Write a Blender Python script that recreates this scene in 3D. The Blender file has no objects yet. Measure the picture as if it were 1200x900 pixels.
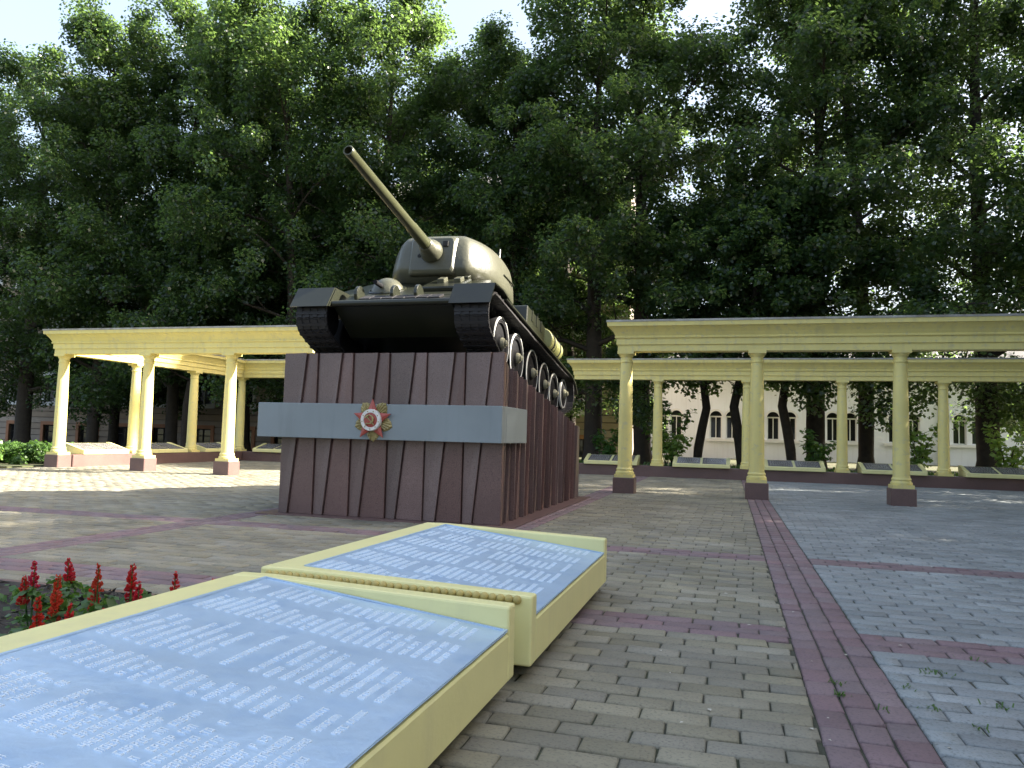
import bpy, math, random
import numpy as np
from mathutils import Vector, Matrix

random.seed(7)
RNG = np.random.default_rng(7)
SC = bpy.context.scene
COL = SC.collection
PI = math.pi

# ------------------------------------------------------------------ camera
F_PX, YAW, PITCH, ROLL, EYE = 897.38, 0.2778, 0.0674, 0.0264, 1.2
cy_, sy_, cp_, sp_ = math.cos(YAW), math.sin(YAW), math.cos(PITCH), math.sin(PITCH)
FWD = Vector((-sy_ * cp_, cy_ * cp_, sp_))
RT0 = Vector((cy_, sy_, 0.0))
UP0 = RT0.cross(FWD)
RT = RT0 * math.cos(ROLL) + UP0 * math.sin(ROLL)
UP = UP0 * math.cos(ROLL) - RT0 * math.sin(ROLL)
cam_d = bpy.data.cameras.new("camera")
cam = bpy.data.objects.new("camera", cam_d)
COL.objects.link(cam)
cam.matrix_world = Matrix(((RT.x, UP.x, -FWD.x, 0), (RT.y, UP.y, -FWD.y, 0), (RT.z, UP.z, -FWD.z, EYE), (0, 0, 0, 1)))
cam_d.sensor_fit = 'HORIZONTAL'
cam_d.sensor_width = 36.0
cam_d.lens = F_PX / 1200 * 36
cam_d.clip_end = 3000
SC.camera = cam

# ------------------------------------------------------------------ sky, sun, exposure
SUN_EL = math.radians(31)
SUN_AZ = math.radians(75)          # from +Y towards +X
world = bpy.data.worlds.new("World")
SC.world = world
world.use_nodes = True
wn = world.node_tree
wn.nodes.clear()
wo = wn.nodes.new('ShaderNodeOutputWorld')
wb = wn.nodes.new('ShaderNodeBackground')
ws = wn.nodes.new('ShaderNodeTexSky')
ws.sky_type = 'NISHITA'
ws.sun_disc = False
ws.sun_elevation = SUN_EL
ws.sun_rotation = SUN_AZ
ws.dust_density = 6.5
ws.ozone_density = 0.6
ws.air_density = 1.0
wb.inputs['Strength'].default_value = 0.10
wm = wn.nodes.new('ShaderNodeMix')          # thin even haze over the whole sky
wm.data_type = 'RGBA'
wm.inputs[0].default_value = 0.40
wm.inputs[7].default_value = (1.85, 2.15, 2.55, 1)
wn.links.new(ws.outputs[0], wm.inputs[6])
wn.links.new(wm.outputs[2], wb.inputs[0])
wn.links.new(wb.outputs[0], wo.inputs[0])
sun_d = bpy.data.lights.new("sun", 'SUN')
sun_d.energy = 5.0
sun_d.angle = math.radians(0.55)
sun_d.color = (1.0, 0.93, 0.80)
sun = bpy.data.objects.new("sun", sun_d)
COL.objects.link(sun)
SUN_DIR = Vector((math.sin(SUN_AZ) * math.cos(SUN_EL), math.cos(SUN_AZ) * math.cos(SUN_EL), math.sin(SUN_EL)))
sun.rotation_euler = SUN_DIR.to_track_quat('Z', 'Y').to_euler()
sun.location = (30, 20, 30)
SC.view_settings.view_transform = 'Standard'
SC.view_settings.look = 'None'
SC.view_settings.exposure = 2.55
SC.view_settings.gamma = 1.0
SC.view_settings.use_curve_mapping = False
SC.cycles.max_bounces = 8
SC.cycles.transparent_max_bounces = 8

# ------------------------------------------------------------------ helpers
class MB:
    """collects shapes; build() links them as one mesh object"""
    def __init__(s):
        s.v, s.f, s.m = [], [], []
    def add(s, vs, fs, m=0):
        b = len(s.v)
        s.v += [tuple(p) for p in vs]
        s.f += [tuple(i + b for i in f) for f in fs]
        s.m += [m] * len(fs)
        return s
    def box(s, x0, x1, y0, y1, z0, z1, m=0):
        v = [(x0, y0, z0), (x1, y0, z0), (x1, y1, z0), (x0, y1, z0), (x0, y0, z1), (x1, y0, z1), (x1, y1, z1), (x0, y1, z1)]
        return s.add(v, [(3, 2, 1, 0), (4, 5, 6, 7), (0, 1, 5, 4), (1, 2, 6, 5), (2, 3, 7, 6), (3, 0, 4, 7)], m)
    def hexa(s, v8, m=0):
        return s.add(v8, [(3, 2, 1, 0), (4, 5, 6, 7), (0, 1, 5, 4), (1, 2, 6, 5), (2, 3, 7, 6), (3, 0, 4, 7)], m)
    def prism_x(s, prof, x0, x1, m=0):
        """closed (y,z) profile pushed along x"""
        n = len(prof)
        v = [(x0, p[0], p[1]) for p in prof] + [(x1, p[0], p[1]) for p in prof]
        f = [(i, (i + 1) % n, n + (i + 1) % n, n + i) for i in range(n)]
        f += [tuple(range(n - 1, -1, -1)), tuple(range(n, 2 * n))]
        return s.add(v, f, m)
    def prism_y(s, prof, y0, y1, m=0):
        """closed (x,z) profile pushed along y"""
        n = len(prof)
        v = [(p[0], y0, p[1]) for p in prof] + [(p[0], y1, p[1]) for p in prof]
        f = [(i, (i + 1) % n, n + (i + 1) % n, n + i) for i in range(n)]
        f += [tuple(range(n - 1, -1, -1)), tuple(range(n, 2 * n))]
        return s.add(v, f, m)
    def loft(s, rings, m=0, cap0=True, cap1=True):
        n = len(rings[0])
        v = [p for r in rings for p in r]
        f = []
        for k in range(len(rings) - 1):
            a, b = k * n, (k + 1) * n
            f += [(a + i, a + (i + 1) % n, b + (i + 1) % n, b + i) for i in range(n)]
        if cap0: f.append(tuple(range(n - 1, -1, -1)))
        if cap1: f.append(tuple(range((len(rings) - 1) * n, len(rings) * n)))
        return s.add(v, f, m)
    def lathe(s, prof, n=24, c=(0, 0, 0), axis='z', m=0, cap0=True, cap1=True):
        rings = []
        for r, h in prof:
            ring = []
            for i in range(n):
                a = 2 * PI * i / n
                if axis == 'z': ring.append((c[0] + r * math.cos(a), c[1] + r * math.sin(a), c[2] + h))
                elif axis == 'x': ring.append((c[0] + h, c[1] + r * math.cos(a), c[2] + r * math.sin(a)))
                else: ring.append((c[0] + r * math.sin(a), c[1] + h, c[2] + r * math.cos(a)))
            rings.append(ring)
        return s.loft(rings, m, cap0, cap1)
    def tube(s, pts, rad, n=8, m=0):
        pts = [Vector(p) for p in pts]
        if not hasattr(rad, '__len__'): rad = [rad] * len(pts)
        ref = Vector((0.31, 0.17, 0.93))
        rings = []
        for i, p in enumerate(pts):
            d = (pts[min(i + 1, len(pts) - 1)] - pts[max(i - 1, 0)])
            d = d.normalized() if d.length > 1e-9 else Vector((0, 0, 1))
            a = ref - d * ref.dot(d)
            if a.length < 0.15:
                a = Vector((1, 0, 0)) - d * d.x
            a.normalize()
            ref = a
            b = d.cross(a)
            rings.append([tuple(p + (a * math.cos(2 * PI * k / n) + b * math.sin(2 * PI * k / n)) * rad[i]) for k in range(n)])
        return s.loft(rings, m)
    def mesh(s, name, mats, smooth=None):
        me = bpy.data.meshes.new(name)
        me.from_pydata(s.v, [], s.f)
        for mt in (mats if isinstance(mats, (list, tuple)) else [mats]):
            me.materials.append(mt)
        if any(s.m): me.polygons.foreach_set('material_index', s.m)
        fix(me)
        if smooth is not None:
            me.shade_smooth()
            me.set_sharp_from_angle(angle=math.radians(smooth))
        return me
    def build(s, name, mats, parent=None, smooth=None, bevel=None):
        o = link(name, s.mesh(name, mats, smooth), parent)
        if bevel: bev(o, bevel)
        return o

def fix(me):
    import bmesh
    bm = bmesh.new()
    bm.from_mesh(me)
    bmesh.ops.recalc_face_normals(bm, faces=bm.faces)
    bm.to_mesh(me)
    bm.free()
    me.update()

def link(name, me, parent=None):
    o = bpy.data.objects.new(name, me)
    COL.objects.link(o)
    if parent is not None: o.parent = parent
    return o

def bev(o, w, seg=1):
    b = o.modifiers.new('bevel', 'BEVEL')
    b.width = w
    b.segments = seg
    b.limit_method = 'ANGLE'
    b.angle_limit = math.radians(40)

def tag(o, label=None, cat=None, group=None, kind=None):
    if label: o['label'] = label
    if cat: o['category'] = cat
    if group: o['group'] = group
    if kind: o['kind'] = kind
    return o

def thing(name, label, cat, loc=(0, 0, 0), rot=(0, 0, 0), group=None):
    o = bpy.data.objects.new(name, None)
    o.empty_display_size = 0.3
    COL.objects.link(o)
    o.location = loc
    o.rotation_euler = rot
    return tag(o, label, cat, group)

def struct(name, mb, mat, parent=None):
    o = mb.build(name, mat, parent)
    if parent is None: o['kind'] = 'structure'
    return o

def quads_mesh(name, V, mats, mat_idx=None):
    """V: (n,4,3) array of quads"""
    n = len(V)
    me = bpy.data.meshes.new(name)
    me.vertices.add(n * 4)
    me.vertices.foreach_set('co', np.ascontiguousarray(V, dtype=np.float32).ravel())
    me.loops.add(n * 4)
    me.loops.foreach_set('vertex_index', np.arange(n * 4, dtype=np.int32))
    me.polygons.add(n)
    me.polygons.foreach_set('loop_start', np.arange(0, n * 4, 4, dtype=np.int32))
    for mt in (mats if isinstance(mats, (list, tuple)) else [mats]): me.materials.append(mt)
    if mat_idx is not None: me.polygons.foreach_set('material_index', np.asarray(mat_idx, dtype=np.int32))
    me.update(calc_edges=True)
    me.validate()
    return me

# ------------------------------------------------------------------ materials
def mat(name, col, rough=0.6, var=0.0, vscale=3.0, col2=None, bump=0.0, bscale=40.0, metal=0.0, spec=0.5, island=0.0,
        streak=None, coat=0.0, grain=None, detail=6.0, objvar=0.0):
    m = bpy.data.materials.new(name)
    m.use_nodes = True
    nt = m.node_tree
    N, L = nt.nodes, nt.links
    b = N['Principled BSDF']
    b.inputs['Roughness'].default_value = rough
    b.inputs['Metallic'].default_value = metal
    b.inputs['Specular IOR Level'].default_value = spec
    b.inputs['Coat Weight'].default_value = coat
    tc = N.new('ShaderNodeTexCoord')
    geo = N.new('ShaderNodeNewGeometry')
    c = N.new('ShaderNodeRGB')
    c.outputs[0].default_value = (*col, 1)
    out = c.outputs[0]
    def mix(fac, a, bcol, mode='MIX'):
        x = N.new('ShaderNodeMix')
        x.data_type = 'RGBA'
        x.blend_type = mode
        if isinstance(fac, float): x.inputs[0].default_value = fac
        else: L.new(fac, x.inputs[0])
        L.new(a, x.inputs[6])
        if isinstance(bcol, tuple): x.inputs[7].default_value = (*bcol, 1)
        else: L.new(bcol, x.inputs[7])
        return x.outputs[2]
    def noise(scale, det=detail, vec=None, rgh=0.55):
        n = N.new('ShaderNodeTexNoise')
        n.inputs['Scale'].default_value = scale
        n.inputs['Detail'].default_value = det
        n.inputs['Roughness'].default_value = rgh
        L.new(vec if vec is not None else geo.outputs['Position'], n.inputs['Vector'])
        return n.outputs['Fac']
    def ramp(fac, lo, hi):
        r = N.new('ShaderNodeMapRange')
        r.inputs[1].default_value = lo
        r.inputs[2].default_value = hi
        L.new(fac, r.inputs[0])
        return r.outputs[0]
    if var > 0:
        out = mix(ramp(noise(vscale), 0.3, 0.7), out, col2 if col2 else tuple(x * (1 - var) for x in col))
    if grain:
        gcol, gsc, lo, hi = grain
        out = mix(ramp(noise(gsc, 2.0), lo, hi), out, gcol)
    if streak:
        scol, amt = streak
        mp = N.new('ShaderNodeMapping')
        mp.inputs['Scale'].default_value = (7, 7, 0.5)
        L.new(geo.outputs['Position'], mp.inputs[0])
        st = ramp(noise(1.0, 5.0, mp.outputs[0]), 0.52, 0.78)
        mm = N.new('ShaderNodeMath'); mm.operation = 'MULTIPLY'; mm.inputs[1].default_value = amt
        L.new(st, mm.inputs[0])
        out = mix(mm.outputs[0], out, scol)
    if island > 0 or objvar > 0:
        oi = N.new('ShaderNodeObjectInfo')
        ad = N.new('ShaderNodeMath'); ad.operation = 'ADD'
        L.new(geo.outputs['Random Per Island'], ad.inputs[0]); L.new(oi.outputs['Random'], ad.inputs[1])
        fr = N.new('ShaderNodeMath'); fr.operation = 'FRACT'
        L.new(ad.outputs[0], fr.inputs[0])
        hs = N.new('ShaderNodeHueSaturation')
        mr = N.new('ShaderNodeMapRange')
        amt = island if island > 0 else objvar
        mr.inputs[3].default_value = 1 - amt
        mr.inputs[4].default_value = 1 + amt
        L.new(fr.outputs[0], mr.inputs[0])
        L.new(mr.outputs[0], hs.inputs['Value'])
        m2 = N.new('ShaderNodeMath'); m2.operation = 'MULTIPLY'; m2.inputs[1].default_value = 7.31
        L.new(fr.outputs[0], m2.inputs[0])
        m3 = N.new('ShaderNodeMath'); m3.operation = 'FRACT'; L.new(m2.outputs[0], m3.inputs[0])
        mr2 = N.new('ShaderNodeMapRange'); mr2.inputs[3].default_value = 0.8; mr2.inputs[4].default_value = 1.2
        L.new(m3.outputs[0], mr2.inputs[0]); L.new(mr2.outputs[0], hs.inputs['Saturation'])
        L.new(out, hs.inputs['Color'])
        out = hs.outputs[0]
    L.new(out, b.inputs['Base Color'])
    if bump > 0:
        bp = N.new('ShaderNodeBump')
        bp.inputs['Strength'].default_value = bump
        bp.inputs['Distance'].default_value = 0.01
        L.new(noise(bscale, 5.0), bp.inputs['Height'])
        L.new(bp.outputs[0], b.inputs['Normal'])
    return m

def leaf_mat(name, c1, c2, trans=0.4, tcol=(0.20, 0.30, 0.03), rough=0.45):
    m = bpy.data.materials.new(name)
    m.use_nodes = True
    nt = m.node_tree
    N, L = nt.nodes, nt.links
    b = N['Principled BSDF']
    b.inputs['Roughness'].default_value = rough
    b.inputs['Specular IOR Level'].default_value = 0.5
    geo = N.new('ShaderNodeNewGeometry')
    oi = N.new('ShaderNodeObjectInfo')
    x = N.new('ShaderNodeMix'); x.data_type = 'RGBA'
    L.new(geo.outputs['Random Per Island'], x.inputs[0])
    x.inputs[6].default_value = (*c1, 1); x.inputs[7].default_value = (*c2, 1)
    hs = N.new('ShaderNodeHueSaturation')
    mr = N.new('ShaderNodeMapRange'); mr.inputs[3].default_value = 0.48; mr.inputs[4].default_value = 0.515
    L.new(oi.outputs['Random'], mr.inputs[0]); L.new(mr.outputs[0], hs.inputs['Hue'])
    L.new(x.outputs[2], hs.inputs['Color'])
    L.new(hs.outputs[0], b.inputs['Base Color'])
    t = N.new('ShaderNodeBsdfTranslucent')
    t.inputs[0].default_value = (*tcol, 1)
    ms = N.new('ShaderNodeMixShader'); ms.inputs[0].default_value = trans
    L.new(b.outputs[0], ms.inputs[1]); L.new(t.outputs[0], ms.inputs[2])
    L.new(ms.outputs[0], N['Material Output'].inputs[0])
    return m

M = {}
M['yellow'] = mat('yellow_paint', (0.77, 0.665, 0.245), 0.55, 0.12, 1.3, bump=0.16, bscale=45, streak=((0.46, 0.41, 0.24), 0.50), grain=((0.62, 0.55, 0.27), 11, 0.56, 0.72))
M['yellow_slab'] = mat('yellow_slab_paint', (0.75, 0.70, 0.33), 0.42, 0.08, 2.5, bump=0.12, bscale=35, streak=((0.50, 0.46, 0.27), 0.30))
M['bead'] = mat('ochre_foam', (0.50, 0.40, 0.13), 0.6, 0.3, 20)
M['flash'] = mat('zinc_flashing', (0.42, 0.42, 0.40), 0.5, 0.35, 4, col2=(0.22, 0.20, 0.17), metal=0.3)
M['granite'] = mat('brown_granite', (0.185, 0.118, 0.106), 0.31, 0.25, 1.6, bump=0.02, bscale=90, grain=((0.085, 0.048, 0.045), 120, 0.50, 0.62), objvar=0.20)
M['granite_wall'] = mat('brown_wall_granite', (0.16, 0.095, 0.085), 0.45, 0.25, 1.6, grain=((0.09, 0.055, 0.05), 90, 0.50, 0.62), bump=0.05)
M['joint'] = mat('dark_joint', (0.03, 0.025, 0.022), 0.9)
M['band'] = mat('grey_band_paint', (0.235, 0.270, 0.285), 0.42, 0.14, 1.2, bump=0.03, bscale=12, streak=((0.15, 0.165, 0.165), 0.4))
M['olive_brick'] = mat('olive_paver', (0.262, 0.242, 0.178), 0.82, 0.42, 0.9, bump=0.5, bscale=55, island=0.20, grain=((0.125, 0.115, 0.09), 70, 0.52, 0.75))
M['plum_brick'] = mat('plum_paver', (0.205, 0.143, 0.150), 0.8, 0.22, 1.5, bump=0.5, bscale=55, island=0.14, grain=((0.105, 0.080, 0.082), 70, 0.52, 0.75))
M['grey_brick'] = mat('grey_paver', (0.262, 0.282, 0.284), 0.75, 0.36, 0.9, bump=0.5, bscale=55, island=0.18, grain=((0.12, 0.13, 0.128), 70, 0.52, 0.75))
M['sand'] = mat('joint_sand', (0.055, 0.052, 0.042), 0.95, 0.5, 3, col2=(0.035, 0.045, 0.02), bump=0.6, bscale=60)
M['soil'] = mat('bed_soil', (0.035, 0.028, 0.022), 0.95, 0.5, 12, bump=1.0, bscale=25)
M['grass_ground'] = mat('grass_ground', (0.055, 0.075, 0.025), 0.95, 0.5, 0.8, col2=(0.08, 0.065, 0.035), bump=1.0, bscale=15)
M['steel_green_shaded'] = mat('tank_green_shaded', (0.019, 0.021, 0.013), 0.30, 0.30, 2.2, bump=0.10, bscale=30, grain=((0.014, 0.015, 0.010), 14, 0.55, 0.8))  # same paint as the turret, darkened to carry the hull's shade
M['cast_green'] = mat('cast_green', (0.080, 0.080, 0.055), 0.36, 0.25, 2.0, bump=0.55, bscale=16)
M['black'] = mat('black_rubber', (0.008, 0.008, 0.010), 0.85, 0.3, 10, spec=0.2)
M['track'] = mat('track_steel', (0.017, 0.015, 0.017), 0.65, 0.4, 9, bump=0.3, bscale=50)
M['white_rim'] = mat('white_rim_paint', (0.75, 0.75, 0.72), 0.5, 0.2, 8)
M['hub'] = mat('hub_paint', (0.30, 0.29, 0.20), 0.45, 0.3, 8)
M['drum'] = mat('drum_olive', (0.22, 0.22, 0.08), 0.45, 0.2, 6)
M['dark'] = mat('dark_slit', (0.01, 0.01, 0.01), 0.8)
M['plate'] = mat('silver_plate_sky_tint', (0.48, 0.62, 0.78), 0.36, 0.12, 3.0, metal=0.35, bump=0.30, bscale=16, grain=((0.37, 0.51, 0.69), 7, 0.5, 0.75))  # silver paint; the sky's blue reflection is put into the base colour
M['letter'] = mat('silver_blue_lettering', (0.78, 0.86, 0.93), 0.33, 0.1, 6, metal=0.2)
M['dark_plate'] = mat('dark_plate', (0.10, 0.095, 0.10), 0.22, 0.4, 14, col2=(0.20, 0.19, 0.19))
M['gold'] = mat('gold_paint', (0.38, 0.31, 0.13), 0.42, 0.3, 20, metal=0.2)
M['red'] = mat('red_enamel', (0.40, 0.075, 0.055), 0.35, 0.2, 20)
M['white'] = mat('white_enamel', (0.72, 0.70, 0.66), 0.4, 0.1, 20)
M['plaster'] = mat('white_plaster', (0.84, 0.87, 0.92), 0.8, 0.12, 0.7, bump=0.2, bscale=20, streak=((0.55, 0.55, 0.56), 0.4))
M['trim'] = mat('white_trim', (0.78, 0.78, 0.77), 0.6, 0.08, 3)
M['stone'] = mat('building_stone', (0.42, 0.34, 0.27), 0.85, 0.3, 0.9, col2=(0.30, 0.245, 0.20), bump=0.4, bscale=12, objvar=0.10)
M['stone_dark'] = mat('stone_joint', (0.20, 0.17, 0.15), 0.9)
M['orange'] = mat('terracotta_surround', (0.42, 0.19, 0.095), 0.7, 0.2, 4)
M['glass'] = mat('window_glass', (0.02, 0.022, 0.025), 0.06, spec=0.7)
M['rooftile'] = mat('red_roof_tile', (0.16, 0.15, 0.145), 0.7, 0.3, 2)
M['bark'] = mat('bark', (0.050, 0.040, 0.030), 0.95, 0.4, 6, bump=1.0, bscale=18)
M['leaf'] = leaf_mat('linden_leaf', (0.007, 0.022, 0.011), (0.021, 0.046, 0.020), 0.42, (0.20, 0.32, 0.075), 0.34)
M['leaf_young_lit'] = leaf_mat('young_leaf_lit', (0.11, 0.22, 0.05), (0.17, 0.29, 0.08), 0.45, (0.34, 0.50, 0.09))  # leaf colours lightened to stand in for sunlight on the saplings
M['leaf_low'] = leaf_mat('hedge_leaf', (0.035, 0.085, 0.02), (0.07, 0.14, 0.035), 0.35, (0.15, 0.30, 0.04))
M['salvia'] = leaf_mat('red_petal', (0.48, 0.012, 0.012), (0.62, 0.03, 0.025), 0.35, (0.6, 0.03, 0.02), 0.6)
M['ac'] = mat('unit_casing', (0.6, 0.6, 0.58), 0.5)
M['barrel'] = mat('barrel_olive', (0.052, 0.055, 0.027), 0.36, 0.2, 3)

# ------------------------------------------------------------------ ground, garden, flower bed
struct('ground', MB().box(-900, 900, -900, 900, -0.5, -0.06), M['grass_ground'])
struct('garden_ground', MB().box(-18.4, 40, 25.75, 70, -0.05, 0.24), M['grass_ground'])
struct('lawn', MB().box(-70, -18.45, 2.0, 60, -0.05, 0.03), M['grass_ground'])

# ------------------------------------------------------------------ paving of bricks
ROW = 0.1425
PX0, PX1 = -6.27, -2.90            # plinth footprint
PY0, PY1 = 9.79, 15.24
LONG = [(-6.70, -6.28), (-2.89, -2.47), (0.37, 0.80)]
CROSS = [(5.0, 5.0 + 3 * ROW), (5.0 + 23 * ROW, 5.0 + 26 * ROW)]
pavement = struct('pavement', MB().box(-18.4, 12.4, 0.4, 25.2, -0.055, -0.014), M['sand'])

def in_view(x, y, m=0.0):
    return -1.18 * y - 3.0 - m < x < 0.325 * y + 3.0 + m

bricks = []                        # cx, cy, lx, ly, type
def keep(x, y):
    if not in_view(x, y): return False
    if PX0 - 0.05 < x < PX1 + 0.05 and PY0 - 0.05 < y < PY1 + 0.05: return False
    if -6.6 < x < -2.45 and y < 4.62: return False
    return -18.3 < x < 12.3
y = 5.0 - 31 * ROW
k = 0
segs = [(-18.3, -6.70), (-6.28, -2.89), (-2.47, 0.37), (0.80, 12.3)]
while y < 25.15:
    yc = y + ROW / 2
    plum_row = any(a - 1e-4 <= yc <= b for a, b in CROSS)
    for si, (a, b) in enumerate(segs):
        x = a - (0.15 if k % 2 else 0.0) - 0.01 * ((k * 7) % 5)
        while x < b - 0.03:
            x0, x1 = max(x, a), min(x + 0.30, b)
            if x1 - x0 > 0.022 and keep((x0 + x1) / 2, yc):
                bricks.append(((x0 + x1) / 2, yc, x1 - x0, ROW, 1 if plum_row else (2 if si == 3 else 0)))
            x += 0.30
    y += ROW
    k += 1
for a, b in LONG:
    w = (b - a) / 3
    for c in range(3):
        y = 0.6 + 0.08 * c
        while y < 25.0:
            xc = a + (c + 0.5) * w
            if keep(xc, y + 0.1075): bricks.append((xc, y + 0.1075, w, 0.215, 1))
            y += 0.215
BR = np.array(bricks)
nb = len(BR)

def brick_quads(lx, ly, dz, jit, rng):
    """one paver: nine quads, worn chamfered top"""
    g, ch = 0.0052, 0.009
    hx, hy = lx / 2 - g, ly / 2 - g
    j = rng.uniform(-jit, jit, (4, 3))
    sx = np.array([-1, 1, 1, -1.0]); sy = np.array([-1, -1, 1, 1.0])
    bot = np.stack([sx * hx, sy * hy, np.full(4, -0.04)], 1)
    mid = np.stack([sx * hx, sy * hy, np.full(4, -0.007)], 1) + j * [1, 1, 0.5] + [0, 0, dz]
    top = np.stack([sx * (hx - ch), sy * (hy - ch), np.zeros(4)], 1) + j * [1, 1, 0.5] + [0, 0, dz]
    q = [top]
    for i in range(4):
        n = (i + 1) % 4
        q.append(np.stack([mid[i], mid[n], top[n], top[i]]))
        q.append(np.stack([bot[i], bot[n], mid[n], mid[i]]))
    return np.stack(q)

# the 300 pavers that show largest: nearest to the lens, inside the frame, not behind the slabs
dx, dy, dz = BR[:, 0], BR[:, 1], -EYE
depth = dx * FWD.x + dy * FWD.y + dz * FWD.z
u = 600 + F_PX * (dx * RT.x + dy * RT.y + dz * RT.z) / depth
v = 450 - F_PX * (dx * UP.x + dy * UP.y + dz * UP.z) / depth
vis = (depth > 0.5) & (u > 4) & (u < 1196) & (v < 902) & (v > 400)
vis &= ~((dx < -0.86 - 0.0 * dy) & (dy < 6.6) & (dx > -3.2))
score = np.where(vis, BR[:, 2] * BR[:, 3] / np.maximum(depth, 0.1) ** 3, 0)
near = set(np.argsort(-score)[:300].tolist())
protos = {}
for t, mn in enumerate(('olive_brick', 'plum_brick', 'grey_brick')):
    for vv in range(4):
        for along in (0, 1):
            r = np.random.default_rng(100 + t * 10 + vv)
            q = brick_quads(*((0.30, ROW) if along == 0 else (0.14, 0.215)), 0.0, 0.004, r)
            protos[(t, vv, along)] = quads_mesh('brick', q, M[mn])
Q, MI = [], []
brng = np.random.default_rng(5)
for i in range(nb):
    cx, cy, lx, ly, t = bricks[i]
    if i in near:
        along = 1 if ly > 0.2 else 0
        o = link('brick', protos[(t, random.randrange(4), along)], pavement)
        o.location = (cx, cy, random.uniform(-0.004, 0.003))
        o.rotation_euler = (random.gauss(0, 0.009), random.gauss(0, 0.009), random.gauss(0, 0.009) + (PI if random.random() < .5 else 0))
        o.scale = (lx / (0.30 if along == 0 else 0.14), 1, 1)
    else:
        q = brick_quads(lx, ly, brng.uniform(-0.004, 0.003), 0.004, brng) + [cx, cy, 0]
        Q.append(q); MI += [t] * 9
# weld each paver into one island so that its colour is its own
V = np.concatenate(Q)
me = quads_mesh('paving_bricks', V, [M['olive_brick'], M['plum_brick'], M['grey_brick']], MI)
import bmesh
bm = bmesh.new(); bm.from_mesh(me)
bmesh.ops.remove_doubles(bm, verts=bm.verts, dist=0.0004)
bm.to_mesh(me); bm.free()
rest = link('paving_bricks', me, pavement)
rest['kind'] = 'stuff'
for pm in protos.values():
    bm = bmesh.new(); bm.from_mesh(pm)
    bmesh.ops.remove_doubles(bm, verts=bm.verts, dist=0.0004)
    bm.to_mesh(pm); bm.free()

# flower bed
bed = struct('flower_bed', MB().box(-6.55, -2.47, 0.4, 4.56, -0.05, 0.02), M['soil'])
MB().box(-6.6, -2.45, 4.57, 4.63, -0.04, 0.015).build('edging', M['granite_wall'], bed)
gq = []
for _ in range(2600):               # clods on the soil
    x, y = random.uniform(-6.4, -2.55), random.uniform(0.8, 4.5)
    s = random.uniform(0.006, 0.028)
    p = [Vector((random.gauss(0, s), random.gauss(0, s), abs(random.gauss(0, s)))) + Vector((x, y, 0.02)) for _ in range(4)]
    gq.append([tuple(a) for a in p])
cl = link('soil_clods', quads_mesh('soil_clods', np.array(gq), M['soil']), bed)
cl['kind'] = 'stuff'

# ------------------------------------------------------------------ colonnades
ZS, ZT = 3.15, 3.82                 # soffit and top of the beams
ZB = 0.345                          # top of pedestals and low walls
def column_mesh():
    b = MB()
    b.box(-0.205, 0.205, -0.205, 0.205, ZB, ZB + 0.07)
    b.lathe([(0.200, 0.07), (0.207, 0.095), (0.200, 0.125), (0.182, 0.135), (0.178, 0.16), (0.188, 0.175), (0.183, 0.20), (0.166, 0.215), (0.160, 0.26),
             (0.157, 0.9), (0.150, 1.6), (0.138, 2.2), (0.128, 2.52), (0.127, 2.55), (0.142, 2.56), (0.142, 2.59), (0.129, 2.60), (0.129, 2.67),
             (0.145, 2.69), (0.168, 2.735), (0.168, 2.75)], 28, (0, 0, ZB))
    b.box(-0.182, 0.182, -0.182, 0.182, ZB + 2.745, ZS + 0.003)
    return b.mesh('column', M['yellow'], 38)
COLUMN = column_mesh()
PEDESTAL = MB().box(-0.235, 0.235, -0.235, 0.235, -0.05, ZB).mesh('pedestal', M['granite_wall'])

def column(parent, x, y, ped):
    o = link('column', COLUMN, parent)
    o.location = (x, y, 0)
    o.rotation_euler.z = random.choice((0, PI / 2, PI))
    if ped:
        p = link('pedestal', PEDESTAL, o)
        bev(p, 0.012)
    return o

PROFILE = [(3.150, 0.0), (3.285, 0.0), (3.292, 0.030), (3.430, 0.030), (3.436, 0.062), (3.465, 0.066), (3.478, 0.052), (3.50, 0.060), (3.56, 0.090),
           (3.62, 0.130), (3.66, 0.165), (3.68, 0.172), (3.684, 0.212), (3.775, 0.220)]
def entablature(parent, x0, x1, y0, y1, ends=(1, 1, 1, 1), dz=0.0):
    """ends: which of -x, +x, -y, +y sides carry the cornice"""
    b = MB()
    rings = []
    for z, d in PROFILE:
        rings.append([(x0 - d * ends[0], y0 - d * ends[2], z + dz), (x1 + d * ends[1], y0 - d * ends[2], z + dz),
                      (x1 + d * ends[1], y1 + d * ends[3], z + dz), (x0 - d * ends[0], y1 + d * ends[3], z + dz)])
    b.loft(rings)
    e = b.build('entablature', M['yellow'], parent)
    d = 0.232
    MB().box(x0 - d * ends[0], x1 + d * ends[1], y0 - d * ends[2], y1 + d * ends[3], 3.776 + dz, ZT + dz).build('flashing', M['flash'], e)
    return e

HW = 0.175
YF, YBK, XL = 17.2, 25.4, -18.02
cl_ = thing('colonnade', 'sunlit yellow corner colonnade whose beam ends beside the tank plinth', 'colonnade')
for x in (XL, -15.15, -12.55): column(cl_, x, YF, True)
for yy in (19.95, 22.68): column(cl_, XL, yy, False)
column(cl_, XL, YBK, False)
for x in (-15.2, -12.4): column(cl_, x, YBK, False)
entablature(cl_, XL - HW, -10.08, YF - HW, YF + HW, (1, 0, 1, 1))
entablature(cl_, XL - HW - 0.002, XL + HW + 0.002, YF + HW + 0.05, YBK - HW - 0.05, (1, 1, 0, 0), -0.003)
entablature(cl_, XL - HW, -11.9, YBK - HW, YBK + HW, (1, 1, 1, 1))

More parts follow.
